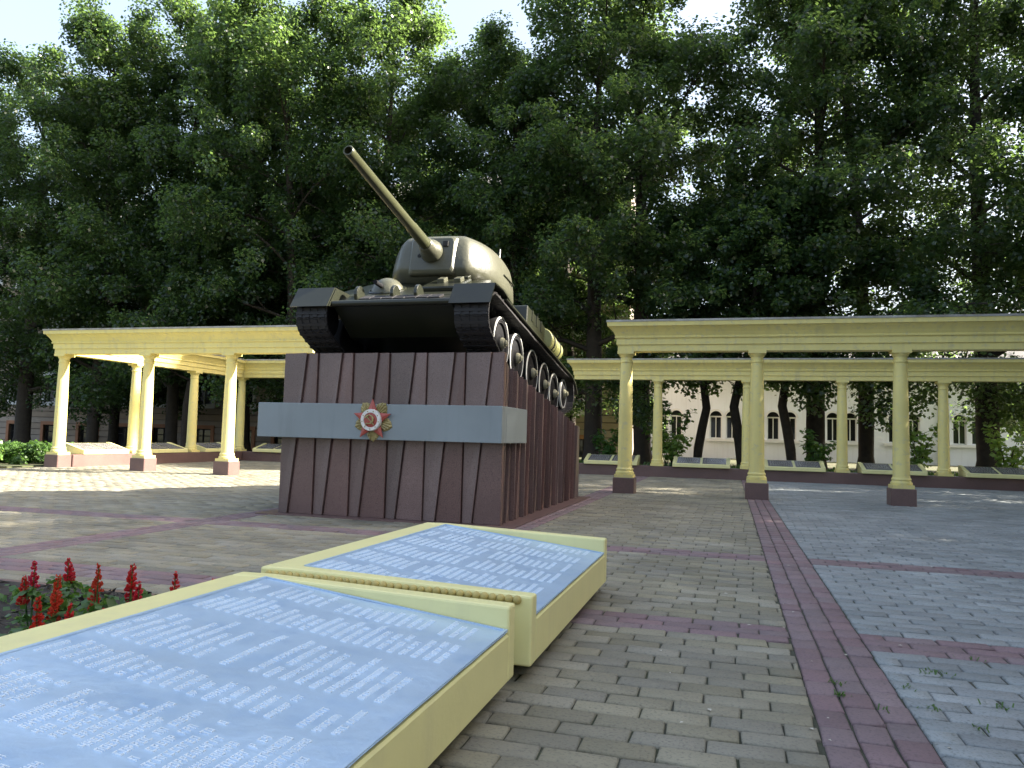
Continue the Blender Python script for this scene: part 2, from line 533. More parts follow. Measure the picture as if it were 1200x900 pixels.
cf = thing('colonnade', 'nearer shaded yellow colonnade on square brown pedestals, standing on the brick paving', 'colonnade')
for k in range(5): column(cf, -2.24 + 2.8 * k, YF, True)
entablature(cf, -2.24 - HW, 9.15, YF - HW, YF + HW)
cb = thing('colonnade', 'farther shaded yellow colonnade standing on the low brown wall', 'colonnade')
for k in range(5): column(cb, -2.26 + 2.79 * k, YBK, False)
entablature(cb, -5.02, 9.2, YBK - HW, YBK + HW)

# low walls under the back columns
def low_wall(x0, x1, y0, y1, label):
    o = MB().box(x0, x1, y0, y1, -0.05, ZB - 0.001).build('low_wall', M['granite_wall'], bevel=0.015)
    tag(o, label, 'wall')
low_wall(-9.8, 12.0, 25.2, 25.74, 'long low brown wall below the farther shaded columns, carrying memorial plaques')
low_wall(-17.73, -9.9, 25.205, 25.735, 'low brown wall partly hidden behind the tank plinth, under the back corner columns')
low_wall(-18.3, -17.74, 17.44, 25.74, 'low brown side wall of the sunlit corner colonnade, running back from its first column')

# plaques on the low walls
def wall_plaque(x, y, rz, w, label):
    t = thing('memorial_plaque', label, 'plaque', (x, y, ZB), (0, 0, rz), 'sloping memorial plaques on the low walls')
    h = w / 2
    b = MB()
    b.prism_x([(-0.30, 0.0), (-0.30, 0.11), (0.50, 0.30), (0.56, 0.30), (0.56, 0.0)], -h, h)
    b.build('base_slab', M['yellow_slab'], t, bevel=0.01)
    for s in (-1, 1):                # cheeks
        x0, x1 = (s * h, s * (h - 0.09))
        MB().prism_x([(-0.298, 0.10), (-0.298, 0.118), (0.40, 0.315), (0.50, 0.325), (0.50, 0.28)], min(x0, x1), max(x0, x1)).build('cheek', M['yellow_slab'], t)
    for s in (-1, 1):
        x0, x1 = (0.04, h - 0.13) if s > 0 else (-h + 0.13, -0.04)
        p = MB()
        sl = 0.19 / 0.80
        def zz(yy): return 0.11 + (yy + 0.30) * sl
        p.hexa([(x0, -0.24, zz(-0.24) - .01), (x1, -0.24, zz(-0.24) - .01), (x1, 0.44, zz(0.44) - .01), (x0, 0.44, zz(0.44) - .01),
                (x0, -0.24, zz(-0.24) + .014), (x1, -0.24, zz(-0.24) + .014), (x1, 0.44, zz(0.44) + .014), (x0, 0.44, zz(0.44) + .014)])
        pl = p.build('name_plate', M['dark_plate'], t)
        q = MB()
        for r in range(9):
            yy = -0.18 + r * 0.066
            xx = x0 + 0.05
            while xx < x1 - 0.08:
                L_ = random.uniform(0.03, 0.07)
                q.add([(xx, yy, zz(yy) + .016), (xx + L_, yy, zz(yy) + .016), (xx + L_, yy + .03, zz(yy + .03) + .016), (xx, yy + .03, zz(yy + .03) + .016)], [(0, 1, 2, 3)])
                xx += L_ + 0.02
        q.build('lettering', M['flash'], pl)['kind'] = 'stuff'
    return t
names = ['between the first and second farther shaded columns', 'between the second and third farther shaded columns',
         'between the third and fourth farther shaded columns', 'right of the fourth farther shaded column']
wall_plaque(-3.75, YBK, 0, 1.75, 'sloping memorial plaque on the low brown wall just right of the tank plinth')
for k, nm in enumerate(names):
    wall_plaque(-0.86 + 2.79 * k, YBK, 0, 1.78, 'sloping memorial plaque on the low wall ' + nm)
for yy, nm in ((18.65, 'nearest the sunlit front corner column'), (21.3, 'in the middle bay of the sunlit side wall'), (23.95, 'in the last bay of the side wall before the back corner')):
    wall_plaque(XL, yy, PI / 2, 1.72, 'sloping memorial plaque ' + nm)
wall_plaque(-16.35, YBK, 0, 1.75, 'sloping memorial plaque on the back wall beside the tank plinth, in the corner colonnade')

# ------------------------------------------------------------------ buildings behind the trees
def box_frame(b, x0, x1, z0, z1, y0, y1, w):
    b.box(x0, x1, y0, y1, z0, z0 + w); b.box(x0, x1, y0, y1, z1 - w, z1)
    b.box(x0, x0 + w, y0, y1, z0 + w, z1 - w); b.box(x1 - w, x1, y0, y1, z0 + w, z1 - w)
    return b
YW = 37.0
sb = thing('stone_building', 'tall grey-brown stone building with white windows behind the trees', 'building', (0, YW, 0))
MB().box(-62, -4.7, 0.30, 9.0, -0.2, 13.2).build('wall', M['stone_dark'], sb)
wins = []                            # cx, half width, z0, z1, kind
for k in range(-8, 13):
    cx = -36.75 + 2.66 * k
    if cx < -61 or cx > -5.2: continue
    wins.append((cx, 0.62, 2.45, 4.15, 0)); wins.append((cx, 0.60, 6.3, 8.3, 0)); wins.append((cx, 0.60, 9.7, 11.5, 0))
    wins.append((cx + 0.05, 0.62, -0.05, 1.15, 1))
z = -0.2
ck = 0
upper = MB()
while z < 13.0:
    h = 0.36 if z < 4.6 else 0.42
    cuts = sorted([(w[0] - w[1], w[0] + w[1]) for w in wins if w[2] < z + h - 0.02 and w[3] > z + 0.02])
    x = -62.0
    for a, c in cuts + [(-4.7, None)]:
        if a > x:
            b = upper if z > 4.4 else MB()
            b.box(x, a, 0.0 if ck % 6 else -0.03, 0.34, z, z + h - 0.035)
            if z <= 4.4: b.build('stone_block', M['stone'], sb)
        if c: x = c
    z += h
    ck += 1
upper.build('upper_stonework', M['stone'], sb)['kind'] = 'stuff'
# cornice and roof
cor = MB().box(-62.1, -4.6, -0.55, 0.32, 13.0, 13.45).build('cornice', M['trim'], sb)
MB().prism_x([(-0.5, 13.45), (9.2, 13.45), (4.5, 16.2)], -62, -4.7).build('roof', M['rooftile'], sb)
def window_mesh(hw, h, surround):
    b = MB()
    fr = box_frame(MB(), -hw, hw, 0, h, 0.10, 0.20, 0.09)
    fr.box(-0.035, 0.035, 0.11, 0.19, 0.09, h - 0.09); fr.box(-hw + 0.09, hw - 0.09, 0.12, 0.18, h * 0.62, h * 0.62 + 0.06)
    sr = box_frame(MB(), -hw - 0.20, hw + 0.20, -0.16, h + 0.18, -0.07, 0.10, 0.20)
    pn = MB().box(-hw + 0.05, hw - 0.05, 0.145, 0.155, 0.05, h - 0.05)
    return fr, sr, pn
meshes = {}
for key, (hw, h) in {'a': (0.62, 1.70), 'b': (0.60, 2.0), 'c': (0.60, 1.8), 'd': (0.62, 1.20)}.items():
    fr, sr, pn = window_mesh(hw, h, 0)
    meshes[key] = (sr.mesh('window', M['orange'] if key == 'd' else M['trim']), fr.mesh('frame', M['joint'] if key == 'd' else M['trim']), pn.mesh('pane', M['glass']))
for cx, hw, z0, z1, kind in wins:
    key = 'd' if kind else ('a' if z0 < 3 else ('b' if z0 < 7 else 'c'))
    w = link('window', meshes[key][0], sb); w.location = (cx, 0, z0)
    if kind: w['label'] = 'basement window with terracotta surround'
    link('frame', meshes[key][1], w); link('pane', meshes[key][2], w)
ac = MB().box(-39.6, -38.7, -0.42, -0.02, 3.42, 4.05).build('air_conditioner', M['ac'], sb)
MB().lathe([(0.24, 0), (0.24, 0.03), (0.20, 0.03), (0.05, 0.02)], 20, (-39.3, -0.45, 3.74), 'y').build('fan_grille', M['dark'], ac)
# white building with paired arched windows
wb_ = thing('white_building', 'low white plastered building with paired arched windows beyond the colonnade', 'building', (0, 45.0, -0.27))
wb_.scale = (1.224, 1.224, 1.224)
x0w, x1w = -4.55, 24.0
pairs = [-0.25 + 2.52 * k for k in range(-1, 10)]
ops = []
for p in pairs:
    for s in (-0.36, 0.36): ops.append(p + s)
r_, z_s, z_sill, z_e = 0.27, 2.33, 1.32, 4.15
wl = MB()
D = 0.28
def wbox(a, b, z0, z1): wl.box(a, b, 0.0, D, z0, z1)
wbox(x0w, x1w, -0.2, z_sill); 
xs = x0w
for c in ops:
    wbox(xs, c - r_, z_sill, z_e)
    n = 10
    arc = [(c - r_ * math.cos(PI * i / n), z_s + r_ * math.sin(PI * i / n)) for i in range(n + 1)]
    for i in range(n):
        (ax, az), (bx, bz) = arc[i], arc[i + 1]
        wl.hexa([(ax, 0, az), (bx, 0, bz), (bx, D, bz), (ax, D, az), (ax, 0, z_e), (bx, 0, z_e), (bx, D, z_e), (ax, D, z_e)])
    xs = c + r_
wbox(xs, x1w, z_sill, z_e)
wl.build('wall', M['plaster'], wb_)
MB().box(x0w + 0.1, x1w, 1.2, 8.0, -0.2, 4.1).build('rear_wall', M['plaster'], wb_)
MB().box(x0w - 0.15, x0w + 0.55, -0.16, -0.003, -0.2, z_e - 0.3).build('pilaster', M['plaster'], wb_)
for p in pairs:
    MB().box(p - 0.78, p + 0.78, -0.09, 0.05, z_sill - 0.12, z_sill).build('sill', M['trim'], wb_)
    for s in (-0.36, 0.36):
        c = p + s
        fr = MB()
        fr.box(c - r_, c - r_ + 0.05, 0.12, 0.17, z_sill, z_s); fr.box(c + r_ - 0.05, c + r_, 0.12, 0.17, z_sill, z_s)
        fr.box(c - 0.02, c + 0.02, 0.12, 0.17, z_sill + .05, z_s - .02); fr.box(c - r_, c + r_, 0.115, 0.175, z_s - 0.02, z_s + 0.04); fr.box(c - r_ + .05, c + r_ - .05, 0.12, 0.17, z_sill, z_sill + 0.05)
        fo = fr.build('window', M['trim'], wb_)
        n = 10
        pv = [(c - r_, 0.20, z_sill), (c + r_, 0.20, z_sill)] + [(c + r_ * math.cos(PI * i / n), 0.20, z_s + r_ * math.sin(PI * i / n)) for i in range(n + 1)]
        MB().add(pv, [tuple(range(len(pv)))]).build('pane', M['glass'], fo)
        hd = MB()
        ro, ri = r_ + 0.09, r_ + 0.005
        for i in range(n):
            a0, a1 = PI * i / n, PI * (i + 1) / n
            q = [(c + rr * math.cos(aa), z_s + rr * math.sin(aa)) for rr, aa in ((ri, a0), (ro, a0), (ro, a1), (ri, a1))]
            hd.prism_y(q, -0.05, -0.002)
        hd.build('hood_mould', M['trim'], fo)
MB().box(x0w - 0.4, x1w, -0.45, 0.1, z_e, z_e + 0.22).build('eaves', M['trim'], wb_)
rf = MB().prism_x([(-0.5, z_e + 0.22), (8.4, z_e + 0.22), (4.0, z_e + 2.6)], x0w - 0.4, x1w).build('roof', M['rooftile'], wb_)
for xp in (-3.6, 8.75):
    MB().tube([(xp, -0.09, 0.1), (xp, -0.09, z_e)], 0.06, 10).build('downpipe', M['trim'], wb_, smooth=40)

# ------------------------------------------------------------------ plinth of leaning granite panels
SL = math.radians(8.4)
Z_TOP = 2.315
def top_z(y): return Z_TOP - (y - PY0) * math.tan(SL)
pl = thing('tank_plinth', 'tall brown granite plinth of leaning panels carrying the tank', 'plinth', (0, 0, 0))
DP = 0.11
core = MB()
core.hexa([(PX0 + DP, PY0 + DP, 0), (PX1 - DP, PY0 + DP, 0), (PX1 - DP, PY1 - DP, 0), (PX0 + DP, PY1 - DP, 0),
           (PX0 + DP, PY0 + DP, top_z(PY0 + DP) - .115), (PX1 - DP, PY0 + DP, top_z(PY0 + DP) - .115), (PX1 - DP, PY1 - DP, top_z(PY1 - DP) - .115), (PX0 + DP, PY1 - DP, top_z(PY1 - DP) - .115)])
core.build('core', M['joint'], pl)
MB().box(PX0 - 0.22, PX1 + 0.22, PY0 - 0.2, PY1 + 0.2, -0.05, 0.012).build('base_course', M['granite_wall'], pl)
def panels(org, du, dn, length, period, amp, zt, flip=False):
    """saw-tooth panels along a face: org corner, du along the face, dn outwards; alternate upright and leaning seams"""
    n = max(1, round(length / period))
    per = length / n
    g = 0.0045
    seams = []
    for i in range(n):
        seams.append((i * per, i * per))
        j = random.uniform(-0.04, 0.04)
        seams.append(((i + 0.31 + j) * per, (i + 0.70 + j) * per))
    seams.append((length, length))
    for i in range(len(seams) - 1):
        (b0, t0), (b1, t1) = seams[i], seams[i + 1]
        b0, t0, b1, t1 = b0 + g, t0 + g, b1 - g, t1 - g
        a0, a1 = (0.0, -amp) if i % 2 == 0 else (-amp * 0.15, -amp * 0.9)
        if flip: a0, a1 = a1, a0
        if i == len(seams) - 2: a1 = -0.004
        bk = -DP + 0.004
        def P(uu, nn, z): return (org[0] + du[0] * uu + dn[0] * nn, org[1] + du[1] * uu + dn[1] * nn, z)
        def Z(uu): return zt(org[1] + du[1] * uu)
        v8 = [P(b0, a0, 0.013), P(b1, a1, 0.013), P(b1, bk, 0.013), P(b0, bk, 0.013), P(t0, a0, Z(t0)), P(t1, a1, Z(t1)), P(t1, bk, Z(t1)), P(t0, bk, Z(t0))]
        MB().hexa(v8).build('panel', M['granite'], pl, bevel=0.004)
panels((PX0, PY0), (1, 0), (0, -1), PX1 - PX0, 0.56, 0.038, lambda y: top_z(PY0), True)
panels((PX1, PY0 + DP), (0, 1), (1, 0), PY1 - PY0 - DP, 0.55, 0.075, lambda y: top_z(y) - 0.10)
panels((PX0, PY1), (0, -1), (-1, 0), PY1 - PY0 - DP, 0.55, 0.075, lambda y: top_z(y) - 0.10)
panels((PX1 - DP, PY1), (-1, 0), (0, 1), PX1 - PX0 - 2 * DP, 0.56, 0.05, lambda y: top_z(PY1) - 0.10)
# the grey band that wraps the front
BZ0, BZ1 = 1.095, 1.585
BX0, BX1, BY = -6.53, -2.862, 9.61
bb = MB()
bb.box(BX0, BX1, BY, BY + 0.20, BZ0, BZ1)
bb.box(BX1 - 0.16, BX1, BY + 0.20, BY + 1.29, BZ0, BZ1)
bb.box(BX0, BX0 + 0.22, BY + 0.20, BY + 1.29, BZ0, BZ1)
bb.build('band', M['band'], pl, bevel=0.006)

# ------------------------------------------------------------------ order emblem on the band
em = thing('star_emblem', 'red and gold star order with hammer and sickle fixed to the grey band', 'emblem', (-4.70, BY, 1.362))
def star(n, ro, ri, y0, y1, rot=0.0, name='star', m='red', peak=0.02):
    b = MB()
    pts = []
    for i in range(2 * n):
        a = rot + PI * i / n
        r = ro if i % 2 == 0 else ri
        pts.append((r * math.sin(a), r * math.cos(a)))
    v = [(p[0], y0, p[1]) for p in pts] + [(p[0], y1, p[1]) for p in pts] + [(0, y1 - peak, 0)]
    k = 2 * n
    f = [(i, (i + 1) % k, k + (i + 1) % k, k + i) for i in range(k)] + [(k + i, k + (i + 1) % k, 2 * k) for i in range(k)] + [tuple(range(k))]
    b.add(v, f)
    return b.build(name, M[m], em)
# gold rays: five fans between the star's points, each of tapering blades
for q in range(5):
    for j in (-2, -1, 0, 1, 2):
        a = 2 * PI * (q + 0.5) / 5 + j * 0.155
        L_ = 0.298 - 0.022 * abs(j) ** 1.3
        w = 0.036
        c, s = math.cos(a), math.sin(a)
        def P(r, t, yy): return (r * s + t * c, yy, r * c - t * s)
        b = MB()
        b.add([P(.08, -w * .6, -.004), P(.08, w * .6, -.004), P(L_ - .03, w, -.004), P(L_, 0, -.004), P(L_ - .03, -w, -.004),
               P(.08, 0, -.05), P(L_ - .02, 0, -.026)],
              [(0, 1, 5), (1, 2, 6, 5), (2, 3, 6), (3, 4, 6), (4, 0, 5, 6), (4, 3, 2, 1, 0)])
        b.build('gold_ray', M['gold'], em)
star(5, 0.292, 0.13, -0.045, -0.062, 0.0, 'red_star', 'red', 0.028)
MB().lathe([(0.148, -0.05), (0.150, -0.10), (0.142, -0.112), (0.104, -0.112), (0.098, -0.10), (0.098, -0.06)], 40, (0, 0, 0), 'y').build('white_ring', M['white'], em, smooth=40)
MB().lathe([(0.099, -0.06), (0.099, -0.100), (0.05, -0.108), (0.002, -0.110)], 36, (0, 0, 0), 'y').build('centre_disc', M['red'], em, smooth=40)
hs_ = MB()
arc = [(-0.012 + 0.058 * math.cos(a), -0.124, 0.008 + 0.058 * math.sin(a)) for a in np.linspace(math.radians(115), math.radians(-120), 14)]
hs_.tube(arc, [0.004 + 0.010 * math.sin(PI * i / 13) for i in range(14)], 6)
hs_.tube([arc[-1], (-0.068, -0.124, -0.072)], 0.009, 6)
hs_.tube([(-0.045, -0.126, 0.045), (0.062, -0.126, -0.066)], 0.008, 6)
hs_.tube([(-0.062, -0.126, 0.030), (-0.028, -0.126, 0.062)], 0.015, 6)
hs_.build('hammer_and_sickle', M['gold'], em, smooth=40)
for k in range(9):                   # lettering dashes round the ring
    a = math.radians(20 + k * 40)
    c, s = math.cos(a), math.sin(a)
    def P(r, t, yy): return (r * s + t * c, yy, r * c - t * s)
    MB().add([P(.115, -.009, -.1135), P(.115, .009, -.1135), P(.130, .009, -.1135), P(.130, -.009, -.1135)], [(0, 1, 2, 3)]).build('ring_mark', M['gold'], em)

# ------------------------------------------------------------------ tank (local: x across, y towards the rear, z up from the plinth top)
tk = thing('tank', 'dark green battle tank with raised gun, mounted nose-up on the granite plinth', 'tank', (-4.49, PY0, Z_TOP + 0.004), (-SL, 0, 0))
G = M['steel_green_shaded']
hull = MB()
NX, NY, NZ = 0.90, -0.33, 0.62
t30 = math.tan(math.radians(30))
yA, yB = NY + (0.86 - NZ) / t30, NY + (1.42 - NZ) / t30
# lower tub with sloped nose
hull.prism_x([(NY, NZ), (0.30, 0.30), (4.95, 0.30), (5.45, 0.62), (5.35, 0.90), (yA + .02, 0.87)], -NX, NX)
# upper hull with sloped sides
hull.add([(-1.33, yA, .865), (1.33, yA, .865), (1.33, 5.25, .865), (-1.33, 5.25, .865), (-0.98, yB, 1.42), (0.98, yB, 1.42), (0.98, 4.55, 1.40), (-0.98, 4.55, 1.40)],
         [(3, 2, 1, 0), (4, 5, 6, 7), (0, 1, 5, 4), (1, 2, 6, 5), (2, 3, 7, 6), (3, 0, 4, 7)])
H_ = hull.build('hull', G, tk, bevel=0.018)
MB().tube([(-0.93, NY - 0.005, NZ), (0.93, NY - 0.005, NZ)], 0.045, 10).build('nose_beam', G, H_, smooth=40)
def on_glacis(x, d, h=0.0):
    """point on the front plate: d metres up the plate, h above it"""
    return (x, NY + d * math.cos(math.radians(30)) - h * 0.5, NZ + d * 0.5 + h * 0.866)
def glacis_box(name, x0, x1, d0, d1, h0, h1, m, parent, bevel=0.006):
    P = on_glacis
    return MB().hexa([P(x0, d0, h0), P(x1, d0, h0), P(x1, d1, h0), P(x0, d1, h0), P(x0, d0, h1), P(x1, d0, h1), P(x1, d1, h1), P(x0, d1, h1)]).build(name, m, parent, bevel=bevel)
hatch = glacis_box('driver_hatch', 0.14, 0.74, 0.75, 1.36, -0.01, 0.07, G, H_, 0.02)
for x in (0.30, 0.56): glacis_box('periscope', x, x + 0.11, 1.05, 1.22, 0.065, 0.13, M['cast_green'], H_)
for x in (0.22, 0.60): glacis_box('hinge', x, x + 0.09, 1.34, 1.48, 0.02, 0.10, G, H_)
b = MB()                              # ball mount of the hull gun
c = on_glacis(-0.46, 0.92, -0.05)
rings = []
for i in range(8):
    a = PI / 2 * i / 7
    r, h = 0.255 * math.cos(a), 0.24 * math.sin(a)
    rings.append([(c[0] + r * math.cos(t) , c[1] + r * math.sin(t) * 0.866 - h * 0.5, c[2] + r * math.sin(t) * 0.5 + h * 0.866) for t in np.linspace(0, 2 * PI, 20, endpoint=False)])
b.loft(rings)
bm_ = b.build('ball_mount', M['cast_green'], tk, smooth=50)
MB().tube([on_glacis(-0.46, 0.75, 0.10), on_glacis(-0.46, 0.55, 0.20)], 0.035, 10).build('hull_gun', M['black'], bm_, smooth=40)
b = MB()
b.lathe([(0.27, 0), (0.27, 0.0)], 4) if False else None
rr = [on_glacis(-0.46 + 0.27 * math.cos(t), 0.92 + 0.27 * math.sin(t), 0.01) for t in np.linspace(0, 2 * PI, 25)]
b.tube(rr, 0.022, 6)
b.build('mount_collar', G, bm_, smooth=40)
# spare track strip across the plate
for i in range(7):
    x = -0.56 + i * 0.175
    glacis_box('spare_link', x, x + 0.165, 0.16, 0.36, 0.0, 0.035, M['track'], H_, 0.006)
for x in (-0.66, -0.10, 0.26):       # tow eyes: stout plates with a rounded top
    n = 9
    pr = [on_glacis(0, 0.40 + 0.13 * math.cos(a), 0.17 * math.sin(a) ** 0.8) for a in np.linspace(0, PI, n)]
    MB().add([(x - .028, p[1], p[2]) for p in pr] + [(x + .028, p[1], p[2]) for p in pr],
             [(i, i + 1, n + i + 1, n + i) for i in range(n - 1)] + [tuple(range(n)), tuple(range(2 * n - 1, n - 1, -1)), (n - 1, 0, n, 2 * n - 1)]).build('tow_hook', G, H_, bevel=0.008)
# fenders
for s in (-1, 1):
    f = MB()
    f.box(min(s * 0.92, s * 1.475), max(s * 0.92, s * 1.475), 0.30, 5.05, 0.835, 0.858)
    fo = f.build('fender', G, tk)
    fl = MB()
    fl.prism_x([(0.62, 0.86), (0.10, 0.915), (-0.30, 0.875), (-0.46, 0.55), (-0.44, 0.55), (-0.285, 0.855), (0.10, 0.895), (0.62, 0.84)], min(s * 0.90, s * 1.48), max(s * 0.90, s * 1.48))
    fl.build('mudguard', G, fo)
    MB().prism_x([(0.44, 0.845), (0.10, 0.90), (-0.28, 0.86), (-0.43, 0.56), (-0.20, 0.60)], min(s * 0.885, s * 0.905), max(s * 0.885, s * 0.905)).build('cheek_plate', G, fo)
    MB().prism_x([(5.05, 0.858), (5.45, 0.80), (5.75, 0.62), (5.74, 0.60), (5.43, 0.78), (5.05, 0.838)], min(s * 0.92, s * 1.475), max(s * 0.92, s * 1.475)).build('rear_mudguard', G, fo)
# stowage box and fuel drums
sb1 = MB().box(1.04, 1.44, 1.55, 2.75, 0.862, 1.17).build('stowage_box', G, tk, bevel=0.015)
for y in (1.85, 2.15, 2.45): MB().box(1.441, 1.452, y - .04, y + .04, 0.99, 1.17).build('clasp', G, sb1)
for s, ys in ((1, (3.25,)), (-1, (1.8, 3.2))):
    for y in ys:
        d = MB().lathe([(0.02, 0.0), (0.19, 0.0), (0.205, 0.015), (0.205, 0.03), (0.195, 0.045), (0.195, 0.36), (0.207, 0.37), (0.207, 0.40), (0.195, 0.41), (0.195, 0.86), (0.205, 0.875), (0.205, 0.89), (0.19, 0.90), (0.02, 0.89)], 28, (s * 1.26, y, 1.10), 'y').build('fuel_drum', M['drum'], tk, smooth=35)
        for yy in (y + 0.2, y + 0.7):
            MB().lathe([(0.201, 0), (0.211, 0.005), (0.211, 0.035), (0.201, 0.04)], 28, (s * 1.26, yy, 1.10), 'y', cap0=False, cap1=False).build('strap', M['track'], d, smooth=35)
# engine deck
MB().prism_x([(3.75, 1.415), (3.85, 1.50), (4.45, 1.47), (4.55, 1.40)], -0.75, 0.75).build('engine_deck', G, tk, bevel=0.01)
for s in (-1, 1):
    MB().tube([(s * 0.42, 5.15, 0.98), (s * 0.42, 5.5, 0.93)], 0.10, 14).build('exhaust', M['track'], tk, smooth=40)

# running gear
XT0, XT1 = 0.95, 1.43
def path(n):
    """closed track line: list of (y, z, angle)"""
    pts = []
    iy, iz, ir = -0.03, 0.495, 0.315
    sy, sz, sr = 5.22, 0.515, 0.325
    wy0, wy1, zb = 0.78, 4.35, -0.082
    def tang_low(cy, cz, r, tx):     # straight runs are sampled roughly
        return None
    P = []
    for a in np.linspace(math.radians(78), math.radians(232), 12): P.append((iy + ir * math.cos(a), iz + ir * math.sin(a)))
    P += [(0.40, 0.05), (wy0, zb)]
    for yy in np.linspace(wy0 + .3, wy1 - .3, 12): P.append((yy, zb))
    P += [(wy1, zb), (4.78, 0.05)]
    for a in np.linspace(math.radians(-52), math.radians(100), 12): P.append((sy + sr * math.cos(a), sz + sr * math.sin(a)))
    for yy, zz in ((4.8, .805), (4.35, .795), (3.95, .785), (3.54, .795), (3.1, .782), (2.64, .795), (2.15, .78), (1.65, .795), (1.2, .785), (0.78, .795), (0.4, .80)): P.append((yy, zz))
    P = np.array(P + [P[0]])
    d = np.r_[0, np.cumsum(np.hypot(*np.diff(P, axis=0).T))]
    s = np.linspace(0, d[-1], n, endpoint=False)
    return np.stack([np.interp(s, d, P[:, 0]), np.interp(s, d, P[:, 1])], 1), d[-1]
NL = 78
TP, TL = path(NL)
lk = MB()
hw = (XT1 - XT0) / 2
pit = TL / NL
lk.box(-hw, hw, -pit * .44, pit * .44, -0.014, 0.014)
lk.box(-hw, hw, -pit * .16, pit * .10, 0.012, 0.030)
for x in (-hw * .75, -hw * .25, hw * .25, hw * .75): lk.box(x - .035, x + .035, -pit * .40, pit * .40, 0.012, 0.024)
for x in (-hw, -hw * .45, 0.06, hw - .08): lk.box(x, x + .08, pit * .40, pit * .54, -0.018, 0.014)
lk.prism_x([(-pit * .3, -.013), (pit * .3, -.013), (0.0, -.09)], -.03, .03)
LINK = lk.mesh('track_link', M['track'])
def wheel_meshes():
    w = MB()
    w.lathe([(0.05, -0.13), (0.33, -0.13), (0.33, 0.0), (0.32, 0.035), (0.30, 0.030), (0.285, 0.0), (0.13, 0.015), (0.11, 0.04), (0.05, 0.045)], 36, (0, 0, 0), 'x')
    disc = w.mesh('road_wheel', M['black'], 35)
    t = MB().lathe([(0.329, -0.14), (0.388, -0.14), (0.398, -0.12), (0.398, 0.015), (0.388, 0.035), (0.329, 0.035)], 40, (0, 0, 0), 'x', cap0=False, cap1=False).mesh('tyre', M['black'], 35)
    r = MB().lathe([(0.366, 0.0345), (0.366, 0.043), (0.391, 0.039), (0.393, 0.030)], 44, (0, 0, 0), 'x', cap0=False, cap1=False).mesh('rim', M['white_rim'], 35)
    h = MB().lathe([(0.085, 0.01), (0.085, 0.06), (0.070, 0.085), (0.05, 0.09), (0.045, 0.12), (0.02, 0.135), (0.002, 0.135)], 24, (0, 0, 0), 'x').mesh('hub', M['hub'], 35)
    lh = MB()
    for k in range(8):
        a = 2 * PI * k / 8
        lh.lathe([(0.028, 0.0), (0.028, 0.012), (0.001, 0.013)], 8, (0.008, 0.19 * math.cos(a), 0.19 * math.sin(a)), 'x')
    return disc, t, r, h, lh.mesh('bolts', M['steel_green_shaded'])
WM = wheel_meshes()
sp = MB()
sp.lathe([(0.05, -0.12), (0.27, -0.12), (0.285, -0.05), (0.285, 0.0), (0.25, 0.03), (0.10, 0.045), (0.002, 0.05)], 32, (0, 0, 0), 'x')
SPRO = sp.mesh('drive_sprocket', M['black'], 35)
SPR = MB().lathe([(0.258, 0.026), (0.258, 0.040), (0.284, 0.030), (0.288, 0.0)], 40, (0, 0, 0), 'x', cap0=False, cap1=False).mesh('rim', M['white_rim'], 35)
for s in (-1, 1):
    belt = MB()
    belt.loft([[(s * (1.19 - .16), p[0], p[1]) for p in TP], [(s * (1.19 + .16), p[0], p[1]) for p in TP]], cap0=False, cap1=False)
    bo = belt.build('track', M['track'], tk)
    for i in range(NL):
        a, c = TP[i], TP[(i + 1) % NL]
        o = link('track_link', LINK, bo)
        mid = (a + c) / 2
        o.location = (s * 1.19, mid[0], mid[1])
        ang = math.atan2(c[1] - a[1], c[0] - a[0])
        o.rotation_euler = (ang + PI, 0, 0)
    for y in (0.78, 1.65, 2.64, 3.54, 4.35):
        w = link('road_wheel', WM[0], tk)
        w.location = (s * 1.25, y, 0.335)
        w.rotation_euler = (random.uniform(0, 6), 0, 0 if s > 0 else PI)
        for nm, m_ in (('tyre', WM[1]), ('rim', WM[2]), ('hub', WM[3])): link(nm, m_, w)
    for nm, y, z, sc in (('idler_wheel', -0.03, 0.495, 1.0), ('drive_sprocket', 5.22, 0.515, 1.03)):
        w = link(nm, SPRO, tk)
        w.location = (s * (1.20 if y < 1 else 1.25), y, z)
        w.scale = (1, sc, sc)
        w.rotation_euler = (0, 0, 0 if s > 0 else PI)
        if nm == 'drive_sprocket':
            link('rim', SPR, w); link('hub', WM[3], w)

# turret
def catmull(P, n):
    P = [np.array(p, float) for p in P]
    out = []
    k = len(P)
    for i in range(k):
        p0, p1, p2, p3 = P[i - 1], P[i], P[(i + 1) % k], P[(i + 2) % k]
        for t in np.linspace(0, 1, n, endpoint=False):
            out.append(0.5 * ((2 * p1) + (-p0 + p2) * t + (2 * p0 - 5 * p1 + 4 * p2 - p3) * t * t + (-p0 + 3 * p1 - 3 * p2 + p3) * t ** 3))
    return out
half = [(0.38, -1.43), (0.62, -1.34), (0.85, -0.90), (0.94, -0.22), (0.88, 0.34), (0.66, 0.78), (0.34, 0.96)]
outl = half + [(-x, y) for x, y in reversed(half)]
ring = catmull(outl, 4)
TC = Vector((0.02, 2.22, 0))
tu = MB()
lev = [(1.40, 0.74, 0.05), (1.47, 0.86, 0.03), (1.55, 0.965, 0.0), (1.64, 1.0, 0.0), (1.78, 0.985, 0.0), (1.95, 0.955, 0.0), (2.08, 0.915, 0.01), (2.16, 0.86, 0.02), (2.205, 0.77, 0.03), (2.222, 0.62, 0.04)]
tu.loft([[(p[0] * s, p[1] * (s * 0.5 + 0.5) + oy if abs(p[1]) < 9 else 0, z) for p in ring] for z, s, oy in lev])
T = tu.build('turret', M['cast_green'], tk, smooth=60)
T.location = TC + Vector((0, 0, -0.065))
T.rotation_euler = (0, 0, math.radians(2.2))
